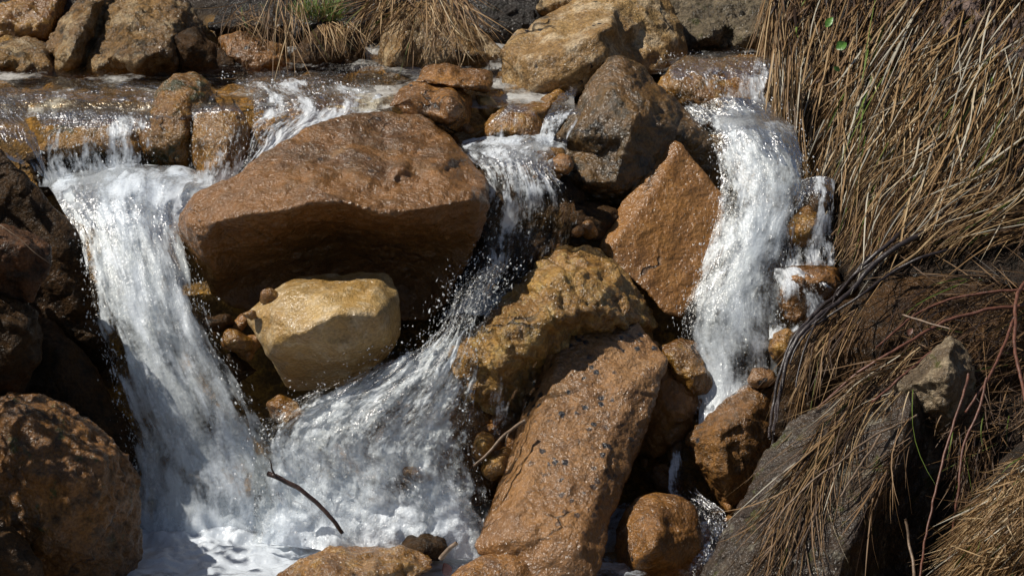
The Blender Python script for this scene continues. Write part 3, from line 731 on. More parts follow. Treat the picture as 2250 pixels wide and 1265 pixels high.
ICO = None
def drops(name, pos, dirs, length, rad, label, mat='drop', kind='stuff'):
    """Many separate water drops and short strands in one object."""
    import bmesh
    bm = bmesh.new(); bmesh.ops.create_icosphere(bm, subdivisions=1, radius=1.0)
    bv = np.array([v.co[:] for v in bm.verts]); bf = np.array([[v.index for v in f.verts] for f in bm.faces]); bm.free()
    n = len(pos)
    dirs = dirs / (np.linalg.norm(dirs, axis=1, keepdims=True) + 1e-9)
    ref = np.where(np.abs(dirs[:, 2:3]) > .9, np.array([[1., 0, 0]]), np.array([[0., 0, 1.]]))
    b1 = np.cross(dirs, ref); b1 /= np.linalg.norm(b1, axis=1, keepdims=True) + 1e-9
    b2 = np.cross(dirs, b1)
    V = pos[:, None] + dirs[:, None] * (bv[None, :, 2:3] * length[:, None, None]) + b1[:, None] * (bv[None, :, 0:1] * rad[:, None, None]) + b2[:, None] * (bv[None, :, 1:2] * rad[:, None, None])
    F = bf[None] + (np.arange(n) * len(bv))[:, None, None]
    o = link(name, mesh_np(name, V.reshape(-1, 3), F.reshape(-1, 3)), M[mat], label, 'water drops', kind=kind)
    return o


def scatter(GN, n, off=(0, .03), out=.15, fall=1.0, lens=(.0012, .0055), rad=(.0003, .0010), side=0.0, urange=(0, 1), vrange=(0, 1), up=0.0):
    G, N, D = GN
    nv, nu = G.shape[:2]
    iu = np.clip((rng.uniform(*urange, n) * (nu - 1)).astype(int), 0, nu - 1); iv = np.clip((rng.uniform(*vrange, n) * (nv - 2)).astype(int), 0, nv - 2)
    base = G[iv, iu]; dv = G[iv + 1, iu] - base; dv /= np.linalg.norm(dv, axis=1, keepdims=True) + 1e-9
    nn = N[iv, iu]
    k = off[0] + (off[1] - off[0]) * rng.random(n) ** 1.8
    lat = rng.normal(0, 1, (n, 3)) * np.array([side, side * .4, side * .5])
    pos = base + nn * k[:, None] + lat + np.array([0, 0, 1]) * (up * rng.random(n) ** 2)[:, None]
    d = dv * fall + nn * out * rng.normal(0, 1, (n, 1)) + rng.normal(0, .22, (n, 3))
    l = lens[0] + (lens[1] - lens[0]) * rng.random(n) ** 2.2
    r = rad[0] + (rad[1] * 3 - rad[0]) * rng.random(n) ** 7
    return pos, d, np.maximum(l, r), r


def join(*ss):
    return [np.concatenate(x) for x in zip(*ss)]


# tall fall between the left boulders and the big boulder (with its foam basin on top)
fall1 = sheet('waterfall', [(392, 105, 500, .46), (405, 105, 485, .40), (430, 122, 440, .31), (460, 138, 410, .25), (520, 172, 400, .16), (600, 192, 425, .09), (700, 212, 458, .03), (800, 245, 500, -.02), (900, 268, 560, -.06), (1000, 295, 615, -.07), (1100, 296, 660, -.1), (1150, 290, 670, -.115), (1230, 290, 680, -.13)],
              'white', 'tall white waterfall pouring left of the big brown boulder into the foam pool', [.5, .72, .76, .70, .64, .61, .60, .58, .57, .58, .64, .8, .9], amp=.0065, bulge=.03, seed=1, edge=.07, layers=((.025, -.14, 100), (.05, -.24, 200)))
# narrow fall right of the big boulder
fall2 = sheet('waterfall', [(314, 1005, 1245, .45), (330, 1010, 1245, .38), (348, 1030, 1240, .30), (375, 1062, 1220, .24), (420, 1070, 1252, .2), (500, 1046, .16, 1268, 510, .27), (560, 1028, .12, 1258, 570, .27), (625, 1005, .07, 1190, 630, .24), (700, 970, 1070, .02)],
              'veil', 'narrow glassy waterfall dropping from a small ledge right of the big brown boulder', [.66, .62, .52, .44, .42, .40, .40, .46, .6], amp=.007, bulge=.015, seed=2, edge=.10, sf=(20, 6), layers=((.025, -.06, 100),))
# water sliding over the layered rock and bursting into the pool
fall3 = sheet('waterfall', [(1015, 600, .02, 1150, 605, .04), (990, 660, -.05, 1095, 672, -.09), (970, 715, -.10, 1060, 740, -.15), (905, 775, -.14, 1050, 800, -.19), (790, 815, -.18, 1042, 880, -.21), (650, 875, -.20, 1045, 950, -.23), (565, 940, -.21, 1052, 1010, -.25), (560, 1020, -.22, 1070, 1080, -.27), (558, 1100, -.23, 1085, 1140, -.29), (556, 1190, -.25, 1085, 1230, -.31)],
              'splash', 'water bursting over the layered rock and spreading white into the foam pool', [.16, .40, .48, .52, .54, .52, .50, .54, .70, .9], amp=.013, amp2=.003, sf=(15, 12), bulge=.03, seed=3, edge=.12, spike=.02, layers=((.03, -.10, 100), (.06, -.2, 200)))
veil3 = sheet('water_veil', [(1120, 690, -.10, 1220, 680, -.07), (1090, 740, -.15, 1215, 725, -.12), (1060, 830, -.17, 1190, 820, -.12), (1045, 900, -.17, 1165, 900, -.12), (1040, 980, -.18, 1150, 980, -.14)],
              'veil', 'thin clear film of water running over the layered ochre rock', [.0, .26, .30, .32, .36], amp=.006, amp2=.003, bulge=.01, seed=4)
# right-hand fall
fall4 = sheet('waterfall', [(238, 1500, 1715, .62), (262, 1525, 1735, .58), (300, 1560, 1750, .48), (400, 1584, 1772, .36), (500, 1568, 1748, .28), (600, 1535, 1728, .21), (700, 1498, 1715, .14), (800, 1515, 1718, .09), (880, 1535, 1695, .05), (930, 1535, 1650, .02)],
              'white', 'broad white waterfall between the tan triangular rock and the grassy bank', [.38, .43, .45, .48, .49, .48, .49, .53, .66, .85], amp=.0075, bulge=.03, seed=5, edge=.09, layers=((.025, -.10, 100), (.05, -.2, 200)))
veil4 = sheet('water_veil', [(122, 1450, 1705, .93), (130, 1445, 1708, .86), (150, 1448, 1710, .72), (190, 1450, 1710, .645), (235, 1475, 1715, .62), (275, 1510, 1725, .60)],
              'veil', 'glassy curtain of water over the broad ochre lip of the right waterfall', [.0, .12, .36, .5, .54, .54], amp=.005, amp2=.004, bulge=.015, seed=6)
# small streams to the right of the right-hand fall
sheet('water_veil', [(395, 1760, 1835, .36), (450, 1755, 1832, .28), (520, 1740, 1840, .26), (585, 1725, 1850, .22)], 'veil', 'thin trickle over the dark wet rock beside the white fall', [.5, .42, .45, .62], amp=.006, bulge=.01, seed=7)
sheet('water_veil', [(590, 1700, 1760, .18), (650, 1695, 1840, .125), (710, 1690, 1830, .115), (745, 1690, 1790, .08)], 'veil', 'small trickles running down the blocky rusty rock', [.6, .44, .42, .6], amp=.006, bulge=.01, seed=8)
sheet('water_veil', [(190, 1225, 1300, .66), (215, 1220, 1290, .60), (260, 1195, 1272, .47), (300, 1182, 1250, .43), (325, 1165, 1245, .40)], 'veil', 'little cascade squeezing between the tan boulder and the dark grey cone-shaped rock', [.1, .44, .46, .5, .6], amp=.006, bulge=.004, seed=9, edge=.2)
sheet('water_veil', [(240, 1100, 1190, .47), (270, 1075, 1190, .43), (320, 1060, 1190, .41)], 'veil', 'thin water film over the wet amber rock', [.08, .36, .48], amp=.004, bulge=.02, seed=10)
sheet('water_veil', [(935, 1470, 1530, -.02), (1000, 1465, 1525, -.08), (1070, 1455, 1530, -.13), (1130, 1500, 1600, -.2), (1200, 1500, 1610, -.3), (1290, 1480, 1620, -.42)], 'veil', 'thin trickle running down in shadow right of the reddish slab', [.2, .50, .46, .36, .32, .3], amp=.004, bulge=.004, seed=11, edge=.2)
# rapids spilling from the upper stream
cas1 = sheet('water_veil', [(243, 80, 330, .60), (262, 80, 330, .46), (300, 78, 335, .41), (350, 75, 345, .40), (410, 80, 350, .39)], 'veil', 'curtains of water falling from the brown draped rock into the foam basin', [.2, .42, .50, .54, .58], amp=.006, bulge=.01, seed=12)
cas2 = sheet('water_veil', [(232, 420, 545, .56), (255, 420, 550, .44), (320, 418, 552, .39), (370, 412, 540, .37), (405, 405, 520, .36)], 'veil', 'thin shining water running over the round golden rock', [.05, .38, .40, .46, .66], amp=.005, bulge=.015, seed=13)
cas3 = sheet('rapids', [(150, 450, .95, 900, 160, .95), (175, 480, .78, 870, 180, .82), (205, 540, .62, 860, 225, .66), (240, 560, .54, 850, 262, .57), (290, 552, .48, 720, 300, .48), (335, 548, .43, 640, 340, .42), (395, 500, .37, 580, 395, .35)][1:] and
             [(480, 165, .90, 900, 168, .92), (500, 185, .74, 870, 190, .80), (545, 212, .60, 862, 228, .64), (558, 245, .52, 850, 262, .55), (552, 290, .46, 720, 300, .47), (546, 335, .42, 640, 340, .41), (500, 395, .36, 580, 395, .35)],
             'veil', 'sparkling white rapids behind the big brown boulder', [.15, .44, .56, .58, .58, .62, .72], amp=.008, amp2=.004, sf=(16, 14), bulge=.01, seed=14)
sheet('water_veil', [(-40, 215, .60, 60, 225, .58), (-40, 260, .46, 70, 270, .48), (-20, 310, .36, 90, 330, .40), (20, 350, .33, 110, 400, .36)], 'veil', 'water slipping past the dark slanting boulder into the foam basin', [.2, .54, .5, .56], amp=.006, bulge=.01, seed=15)

sheet('water_veil', [(178, -60, 485, .86), (196, -60, 485, .72), (222, -60, 480, .615), (244, -50, 470, .565), (262, -40, 440, .50)], 'veil', 'clear sheet of water sliding over the amber ledge of the upper stream', [.12, .34, .42, .44, .42], amp=.007, amp2=.003, sf=(12, 12), bulge=.0, seed=16)

# level water
def level(name, x0, x1, y0, y1, z, mat, label, densf, amp, fr, seed, res=.006, slope=None):
    xs = np.arange(x0, x1, res); ys = np.arange(y0, y1, res)
    V, F = gridmesh(name, xs, ys, lambda x, y: z + 0 * x)
    flow = V * np.array([1, 1, 0]) + np.array([0, 0, seed])
    amp = amp(V) if callable(amp) else amp
    V[:, 2] += amp * fbm(V * np.array([fr, fr * 1.6, 1]), 4, seed, .55) + amp * .8 * perlin(V * np.array([fr * .3, fr * .45, 1]), seed + 5)
    if slope: V[:, 2] += slope(V[:, 0], V[:, 1])
    me = mesh_np(name, V, F)
    attr(me, 'run_coord', 'FLOAT_VECTOR', flow); attr(me, 'whiteness', 'FLOAT', densf(V))
    link(name, me, M[mat], label, 'water', kind='structure')


level('foam_pool', -.95, .62, -1.0, .0, Z0, 'foam', 'white foaming pool at the foot of the waterfalls', lambda V: np.clip(.74 - 1.3 * np.clip(V[:, 0] - .02, 0, 1) * 1.6, .12, 1) + .25 * fbm(V * np.array([7, 16, 1]), 3, 3) + .2 * np.clip((V[:, 1] + .4) / .2, 0, 1), lambda V: .009 + .011 * np.clip((V[:, 1] + .42) / .2, 0, 1), 17, 31)
level('upper_stream', -1.7, .15, .56, 1.35, ZU, 'clear', 'shallow clear stream sliding over golden stones above the falls', lambda V: np.clip(.23 + .4 * perlin(V * np.array([6, 9, 1]), 8) + .42 * np.clip(V[:, 0] + .75, 0, .6), 0, .75), .007, 20, 32,
      slope=lambda x, y: .05 * np.clip(y - .9, 0, 1))
level('upper_stream', .1, .75, .84, 1.6, float(P(1050, 140, .95)[2]), 'clear', 'narrow run of clear water behind the large tan boulder', lambda V: .3 + .2 * perlin(V * np.array([5, 9, 1]), 9), .006, 20, 33)

# drops and strands thrown off the falls
drops('spray', *join(
    scatter(fall1, 900, off=(.0, .045), vrange=(.12, 1), lens=(.0012, .006)),
    scatter(fall1, 500, off=(.0, .05), vrange=(.3, 1), urange=(.0, .04), side=.012), scatter(fall1, 700, off=(.0, .05), vrange=(.2, 1), urange=(.95, 1), side=.015),
    scatter(fall4, 900, off=(.0, .04), lens=(.0012, .006)), scatter(fall4, 600, off=(0, .04), urange=(.0, .05), side=.012), scatter(fall4, 600, off=(0, .04), urange=(.94, 1), side=.014),
    scatter(fall2, 700, off=(.0, .03), lens=(.0012, .007), vrange=(.25, 1)), scatter(fall2, 90, off=(0, .04), urange=(0, .06), side=.012, vrange=(.3, 1)),
    scatter(veil4, 500, off=(.0, .015), lens=(.0012, .006)), scatter(cas1, 500, off=(0, .02), vrange=(.4, 1)), scatter(cas2, 300, off=(0, .02), vrange=(.4, 1)), scatter(cas3, 900, off=(0, .015), fall=.6)),
    'countless drops and short strands of water thrown off the falls')
drops('splash', *join(
    scatter(fall3, 2600, off=(.0, .06), fall=.7, out=.5, lens=(.0012, .006), side=.01),
    scatter(fall3, 260, off=(.0, .08), fall=.5, out=.7, urange=(0, .06), side=.02, up=.05, vrange=(.1, 1)),
    scatter(fall3, 450, off=(.02, .12), fall=.4, out=.8, side=.02, up=.07, vrange=(.4, 1))),
    'burst of splashing drops over the layered rock and the foam pool')

# ------------------------------------------------------------------ right bank: earth, dead grass, stems
BK = np.array([  # px, py, distance of the bank's surface
    (1690, -60, 1.12), (1720, 0, 1.0), (1700, 150, .82), (1690, 270, .70), (1760, 330, .58), (1800, 420, .46), (1840, 560, .28), (1850, 640, .16), (1900, 560, .22), (2000, 500, .25), (2000, 300, .52), (2000, 100, .78),
    (2000, -60, 1.0), (2300, -60, .95), (2300, 150, .66), (2300, 350, .38), (2300, 520, .14), (2100, 500, .2), (2300, 620, .0), (2100, 600, .06), (1950, 610, .1), (1880, 650, .08), (1800, 700, .03), (1740, 760, -.02), (1700, 900, -.12),
    (1900, 740, -.13), (2000, 720, -.12), (2150, 700, -.12), (2300, 760, -.2), (1800, 860, -.18), (1950, 860, -.3), (2100, 850, -.32), (2300, 900, -.4), (1760, 960, -.38), (1850, 1000, -.48), (1750, 1120, -.58), (1680, 1200, -.66), (1650, 1290, -.72), (1850, 1250, -.72), (1950, 1050, -.55), (2050, 1000, -.42), (2150, 1000, -.42), (2100, 1200, -.5), (2300, 1100, -.55)])
def _rbf(ctrl):
    X = ctrl[:, :2] / 1000.0; n = len(X)
    K = np.linalg.norm(X[:, None] - X[None], axis=2) + np.eye(n) * .02
    A = np.block([[K, np.c_[np.ones(n), X]], [np.c_[np.ones(n), X].T, np.zeros((3, 3))]])
    c = np.linalg.solve(A, np.r_[ctrl[:, 2], 0, 0, 0])
    def f(px, py):
        q = np.stack([np.asarray(px, float).ravel(), np.asarray(py, float).ravel()], -1) / 1000.0
        out = np.empty(len(q))
        for k in range(0, len(q), 20000):
            b = q[k:k + 20000]
            out[k:k + 20000] = np.linalg.norm(b[:, None] - X[None], axis=2) @ c[:n] + c[n] + b @ c[n + 1:]
        return out.reshape(np.shape(px))
    return f
bank = _rbf(BK)
bo = [(1735, -60), (1722, 60), (1712, 180), (1708, 270), (1760, 305), (1800, 350), (1822, 450), (1842, 560), (1852, 640), (1900, 640), (1990, 610), (2100, 610), (2320, 640), (2320, -60)]
bi = [(x, y) for x in range(1760, 2310, 70) for y in range(-20, 620, 70) if x > 1730 + max(0, y - 230) * .32 + 20 and y < 600]
rock('earth_bank', 'steep dark earth bank under the matted dead grass right of the waterfall', 'earth',
     [(x, y, float(bank(x, y)) + .035) for x, y in bo], 0.0, [(x, y, float(bank(x, y)) + .035) for x, y in bi], cat='bank', tb=.5, vox=.008, sm=4, rough=2.2)
o2 = [(2080, 1000), (2120, 930), (2200, 880), (2330, 850), (2330, 1330), (2040, 1330), (2060, 1150)]
rock('earth_bank', 'dark earth hollow between the foreground slab and the golden grass tuft', 'earth',
     [(x, y, float(bank(x, y)) + .06) for x, y in o2], 0.0, [(x, y, float(bank(x, y)) + .05) for x, y in ((2150, 1000), (2250, 1000), (2150, 1150), (2250, 1150), (2150, 1270), (2260, 1270))], cat='bank', tb=.3, vox=.008, sm=3, rough=2.2)
tuft_o = [(2050, 1330), (2090, 1240), (2130, 1130), (2180, 1040), (2240, 980), (2330, 950), (2330, 1330)]
rock('grass_mound', 'earth mound in the bottom right corner covered by golden grass', 'earth',
     [(x, y, d) for (x, y), d in zip(tuft_o, (-.02, .0, .02, .05, .08, .1, 0))], -.72, [(2180, 1200, -.08), (2250, 1100, -.06), (2270, 1250, -.12), (2150, 1290, -.08)], cat='bank', tb=.2, vox=.008, sm=4)
tuft_d = _rbf(np.array([(2050, 1330, -.76), (2090, 1240, -.74), (2130, 1130, -.72), (2180, 1040, -.69), (2240, 980, -.66), (2330, 950, -.64), (2180, 1200, -.83), (2250, 1100, -.81), (2270, 1250, -.87), (2330, 1330, -.9)]))

g = NT('dead_grass')
ti = g.n('Attribute', attribute_name='tint').outputs['Fac']
rp = g.n('ValToRGB'); g.set(rp.inputs[0], ti)
cr = rp.color_ramp
stops = [(0, (.020, .013, .010)), (.18, (.055, .030, .018)), (.36, (.13, .075, .036)), (.55, (.175, .10, .042)), (.74, (.27, .17, .078)), (.88, (.40, .295, .165)), (.94, (.42, .39, .32)), (.97, (.09, .12, .02)), (1, (.10, .16, .025))]
while len(cr.elements) < len(stops): cr.elements.new(.5)
for el, (q, c) in zip(cr.elements, stops): el.position = q; el.color = (*c, 1)
sh = g.principled(Base_Color=rp.outputs[0], Roughness=.55, Specular_IOR_Level=.35)
tl = g.n('BsdfTranslucent'); g.set(tl.inputs['Color'], rp.outputs[0])
M['grass'] = g.done(g.mixsh(.15, sh, tl.outputs[0]))


def inpoly(px, py, poly):
    r = np.zeros(len(px), bool)
    for (x1, y1), (x2, y2) in zip(poly, poly[1:] + poly[:1]):
        c = (y1 > py) != (y2 > py)
        r ^= c & (px < (x2 - x1) * (py - y1) / (y2 - y1 + 1e-12) + x1)
    return r


def blades_mesh(name, pts, width, tint):
    """pts (n,k,3): ribbons folded along their middle, so they have a body from every side."""
    n, k = pts.shape[:2]
    T = np.gradient(pts, axis=1); T /= np.linalg.norm(T, axis=2, keepdims=True) + 1e-9
    rv = rng.normal(0, 1, (n, 1, 3)) + np.array([0, -.2, 0])
    S = np.cross(T, rv); S /= np.linalg.norm(S, axis=2, keepdims=True) + 1e-9
    Nn = np.cross(T, S)
    prof = np.interp(np.linspace(0, 1, k), [0, .12, .6, 1], [.75, 1, .85, .12])[None, :, None]
    w_ = width[:, None, None] * prof
    V = np.stack([pts - S * w_, pts + Nn * w_ * .6, pts + S * w_], 2)          # n,k,3,3
    b = (np.arange(n) * k * 3)[:, None, None] + (np.arange(k - 1) * 3)[None, :, None] + np.arange(2)[None, None]
    b = b.ravel()
    F = np.stack([b, b + 1, b + 4, b + 3], -1)
    me = mesh_np(name, V.reshape(-1, 3), F)
    attr(me, 'tint', 'FLOAT', np.repeat(tint, k * 3))
    return me


def grow(n, poly, dirs, depth, length, lift=(.004, .03), k=8, wid=(.0006, .0017), jit=11, curl=10, tint=(.1, .9), green=.02, roots=None, clump=0):
    """Blades that start on a surface and run along a direction field, hugging it; returns (points, width, tint)."""
    xs = [q[0] for q in poly]; ys = [q[1] for q in poly]
    px = np.empty(0); py = np.empty(0)
    while len(px) < n:
        a = rng.uniform(min(xs), max(xs), 4 * n); b = rng.uniform(min(ys), max(ys), 4 * n)
        m = inpoly(a, b, poly)
        px = np.r_[px, a[m]]; py = np.r_[py, b[m]]
    px, py = px[:n], py[:n]
    if clump:  # gather the roots into tufts
        cx = rng.choice(px, clump); idx = rng.integers(0, clump, n)
        sel = rng.integers(0, n, clump)
        tx, ty = px[sel], py[sel]
        f = rng.uniform(.3, .95, n)
        px = px * (1 - f) + tx[idx] * f + rng.normal(0, 4, n); py = py * (1 - f) + ty[idx] * f + rng.normal(0, 4, n)
        cang = rng.normal(0, jit * .8, clump)[idx]
    else: cang = 0
    D = np.array(dirs, float)
    L = rng.uniform(length[0], length[1], n) * 1000 / k
    ang_j = np.radians(rng.normal(0, jit, n) + cang); cur = np.radians(rng.normal(0, curl, n)) / k
    lf = rng.uniform(*lift, n)
    pts = np.empty((n, k, 3))
    for i in range(k):
        d2 = ((px[:, None] - D[None, :, 0]) ** 2 + (py[:, None] - D[None, :, 1]) ** 2) / 1e4
        wt = 1 / (d2 + .05) ** 1.5
        vx = (wt * D[None, :, 2]).sum(1); vy = (wt * D[None, :, 3]).sum(1)
        an = np.arctan2(vy, vx) + ang_j + cur * i
        h = lf * (1 if i == k - 1 else math.sin(math.pi * (.12 + .75 * i / k)))
        pts[:, i] = P(px, py, depth(px, py) - h)
        px = px + np.cos(an) * L; py = py + np.sin(an) * L
    t = np.clip(rng.beta(1.4, 1.4, n) * (tint[1] - tint[0]) + tint[0], 0, .94)
    t = np.where(rng.random(n) < green, rng.uniform(.97, 1, n), t)
    return pts, rng.uniform(*wid, n), t


DIRS = [(1720, 100, -.10, 1), (1760, 300, -.22, 1), (1850, 0, -.40, 1), (1900, 200, -.38, 1), (2050, 0, -.5, .9), (2100, 250, -.48, 1), (2250, 0, -.55, .9), (2250, 300, -.62, .9), (1850, 450, -.22, 1), (1900, 520, -.35, 1), (2000, 450, -.7, .8),
        (2150, 480, -.95, .42), (2250, 520, -1, .28), (2000, 570, -1, .42), (2250, 600, -1, .10), (1900, 620, -.75, .7), (1820, 690, -.62, .8), (1760, 780, -.35, 1), (1950, 700, -.6, .85), (2100, 680, -.95, .3), (2250, 750, -1, .35), (1850, 850, -.4, 1),
        (1950, 880, -.8, .6), (1800, 1000, -.55, .9), (1700, 1150, -.42, 1), (1900, 1050, -.5, .9), (2100, 800, -.8, .5), (1720, 900, -.25, 1)]
GR = []
up_poly = [(1700, -50), (1700, 60), (1712, 130), (1790, 190), (1850, 280), (1890, 400), (2000, 430), (2120, 470), (2330, 480), (2330, -50)]
GR.append(grow(6200, up_poly, DIRS, bank, (.07, .24), lift=(.003, .055), clump=300, tint=(-.15, .95)))
GR.append(grow(1300, up_poly, DIRS, bank, (.10, .28), lift=(.02, .075), clump=120, tint=(.45, 1.05), wid=(.0014, .0028), jit=14))
GR.append(grow(900, up_poly, DIRS, bank, (.03, .08), lift=(.01, .055), jit=22, curl=30, tint=(-.1, .4), wid=(.0025, .006)))
GR.append(grow(260, up_poly, DIRS, bank, (.2, .4), lift=(.03, .08), jit=8, curl=10, tint=(.5, 1.05), wid=(.0012, .0022)))
GR.append(grow(3200, up_poly, DIRS, bank, (.02, .11), lift=(.003, .05), jit=28, curl=35, tint=(-.1, .7)))
GR.append(grow(520, [(1690, -40), (1735, -40), (1745, 120), (1735, 200), (1700, 200), (1690, 120)], DIRS, bank, (.12, .27), lift=(.01, .06), jit=6, tint=(.35, .95)))
mid_poly = [(1850, 400), (1860, 540), (1870, 540), (2000, 500), (2330, 520), (2330, 440), (2100, 430), (1960, 400)]
GR.append(grow(2500, mid_poly, DIRS, bank, (.05, .14), lift=(.004, .05), clump=110, tint=(.0, .85), green=.03))
GR.append(grow(150, [(1790, 330), (1830, 330), (1850, 520), (1840, 560)], DIRS, bank, (.12, .26), lift=(.0, .03), jit=7, tint=(.1, .8)))
low_poly = [(1900, 600), (1850, 650), (1900, 690), (2000, 680), (2330, 700), (2330, 600)]
GR.append(grow(200, low_poly, DIRS, bank, (.08, .22), lift=(.01, .07), clump=40, tint=(-.2, .6), jit=22))
GR.append(grow(110, [(1850, 640), (1800, 690), (1760, 750), (1800, 760), (1900, 690)], DIRS, bank, (.14, .28), lift=(.01, .05), jit=12, tint=(.1, .85)))
GR.append(grow(150, [(1700, 100), (1760, 130), (1765, 270), (1705, 250)], [(1720, 200, -.05, 1), (1720, 500, -.02, 1)], lambda x, y: np.minimum(bank(x, y), .62 - (y - 250) / 1000 * .5), (.16, .36), lift=(.03, .08), jit=4, curl=5, tint=(.4, 1.0), wid=(.0012, .0022)))
SLAB = _rbf(np.array([(1560, 1225, -.57), (1600, 1150, -.52), (1680, 1010, -.45), (1740, 925, -.40), (1830, 880, -.37), (1930, 850, -.34), (2005, 835, -.32), (2005, 880, -.44), (1985, 960, -.50), (1950, 1040, -.55), (1900, 1120, -.61), (1860, 1220, -.69), (1835, 1300, -.73), (1800, 980, -.47), (1750, 1080, -.55), (1680, 1200, -.64),
    (1900, 800, -.34), (1990, 770, -.34), (2060, 720, -.32), (1800, 860, -.33), (1850, 780, -.28)]))
GR.append(grow(230, [(2050, 740), (1950, 790), (1860, 850), (1800, 930), (1780, 1000), (1850, 1000), (1930, 900), (2010, 840)], DIRS, SLAB, (.12, .36), lift=(.004, .03), tint=(.02, .95), jit=17, curl=22))
GR.append(grow(110, [(1780, 960), (1700, 1080), (1680, 1160), (1740, 1200), (1810, 1080), (1850, 980)], DIRS, SLAB, (.14, .36), lift=(.003, .025), tint=(.02, .85), jit=15, curl=22))
GR.append(grow(60, [(2000, 850), (1950, 1000), (1880, 1120), (1940, 1120), (2010, 960)], DIRS, SLAB, (.1, .25), lift=(.003, .03), tint=(.0, .6), jit=25, curl=22))
GR.append(grow(380, [(2000, 720), (2100, 900), (2180, 1000), (2330, 900), (2330, 680)], DIRS, bank, (.06, .22), lift=(.004, .06), jit=35, curl=30, tint=(.0, .6)))
GR.append(grow(250, [(2080, 900), (2120, 1050), (2110, 1200), (2160, 1200), (2180, 950)], [(2100, 1000, -.1, 1)], bank, (.06, .16), lift=(.01, .08), jit=16, tint=(.0, .5)))
a = [np.concatenate(x) for x in zip(*GR)]
link('dead_grass', blades_mesh('dead_grass', *a), M['grass'], 'matted dead brown grass hanging over the right bank', 'grass', kind='stuff')
TD = [(2200, 1050, -.65, .75), (2100, 1250, -.6, .8), (2250, 1200, -.7, .7), (2250, 1000, -.75, .5)]
tp_ = [(2330, 960), (2240, 985), (2180, 1050), (2130, 1150), (2090, 1250), (2080, 1320), (2330, 1320)]
a = [np.concatenate(x) for x in zip(grow(3000, tp_, TD, tuft_d, (.08, .22), lift=(.004, .06), clump=60, tint=(.35, 1.0), green=.012), grow(300, tp_, TD, tuft_d, (.05, .16), lift=(.02, .10), jit=35, tint=(.3, .9), green=.05))]
link('grass_tuft', blades_mesh('grass_tuft', *a), M['grass'], 'thick golden dry grass tuft filling the bottom right corner', 'grass', kind='stuff')

# tufts at the far side of the stream: things one can tell apart
def tuft(label, n, poly, dirs, y, length, **kw):
    pts, wd, t = grow(n, poly, dirs, lambda px, py: y - .16 + 0 * px + .1 * (90 - py) / 100, length, **kw)
    link('grass_tuft', blades_mesh('grass_tuft', pts, wd, t), M['grass'], label, 'grass', group='grass tufts beyond the upper stream')
tuft('drooping straw-coloured grass tuft hanging over the grey-brown rock with a pale facet', 300, [(800, 10), (830, -40), (1000, -40), (1040, 20), (1000, 40), (900, 30)], [(830, 40, -.75, .8), (900, 30, -.35, 1), (960, 30, .1, 1), (1030, 40, .35, 1), (1000, -20, .5, .5), (780, 100, -.45, 1)], 1.02, (.07, .18), lift=(.0, .08), tint=(.25, .95), jit=22, curl=35, wid=(.0008, .0018))
tuft('loose tuft of thin pale stalks falling straight down beside the black wet rock', 60, [(590, -40), (660, -40), (670, 30), (600, 40)], [(620, 50, -.02, 1), (600, 0, -.15, 1), (670, 20, .3, 1)], 1.08, (.09, .2), lift=(0, .05), tint=(.35, .9), jit=14, wid=(.0008, .0015))
tuft('short bright green grass tuft at the top edge', 230, [(655, 40), (670, 25), (740, 25), (755, 40), (745, 50), (665, 50)], [(650, 20, -.5, -1), (700, 0, 0, -1), (760, 20, .5, -1)], 1.15, (.03, .075), lift=(0, .05), tint=(.5, .8), green=.8, jit=26, curl=30, wid=(.0007, .0014))
tuft('few dry straws drooping from the edge of the green grass tuft', 60, [(690, 50), (770, 45), (770, 60), (700, 62)], [(720, 80, .25, 1), (760, 80, .35, 1)], 1.1, (.04, .1), lift=(0, .05), tint=(.5, .9), jit=22, wid=(.0008, .0014))
tuft('sparse dry stalks between the mottled boulder and the loose pale stalks', 70, [(500, 0), (590, 10), (600, 60), (520, 60)], [(550, 40, .3, .9), (520, 0, -.3, .8)], 1.2, (.05, .13), lift=(0, .06), tint=(.2, .8), jit=40, wid=(.0007, .0013))


# ------------------------------------------------------------------ stems, sticks, roots, leaves
def bark(name, c, rough=.5):
    g = NT(name)
    p = g.n('NewGeometry').outputs['Position']
    n = g.noise(p, 90, 4, .65)
    col = g.mix(g.step(n, .35, .7), c, tuple(x * .45 for x in c))
    return g.done(g.principled(Base_Color=col, Roughness=rough, Normal=g.bump(n, .002, .8)))
M['redstem'] = bark('reddish_bark', (.12, .045, .026)); M['rootbark'] = bark('blackish_root', (.03, .022, .022), .4); M['greystem'] = bark('grey_brown_bark', (.19, .13, .085)); M['wetbark'] = bark('wet_dark_bark', (.05, .028, .022), .22)
M['redleaf'] = bark('dark_red_leaf', (.09, .012, .01), .3); M['greenleaf'] = bark('green_leaf', (.09, .22, .03), .4)


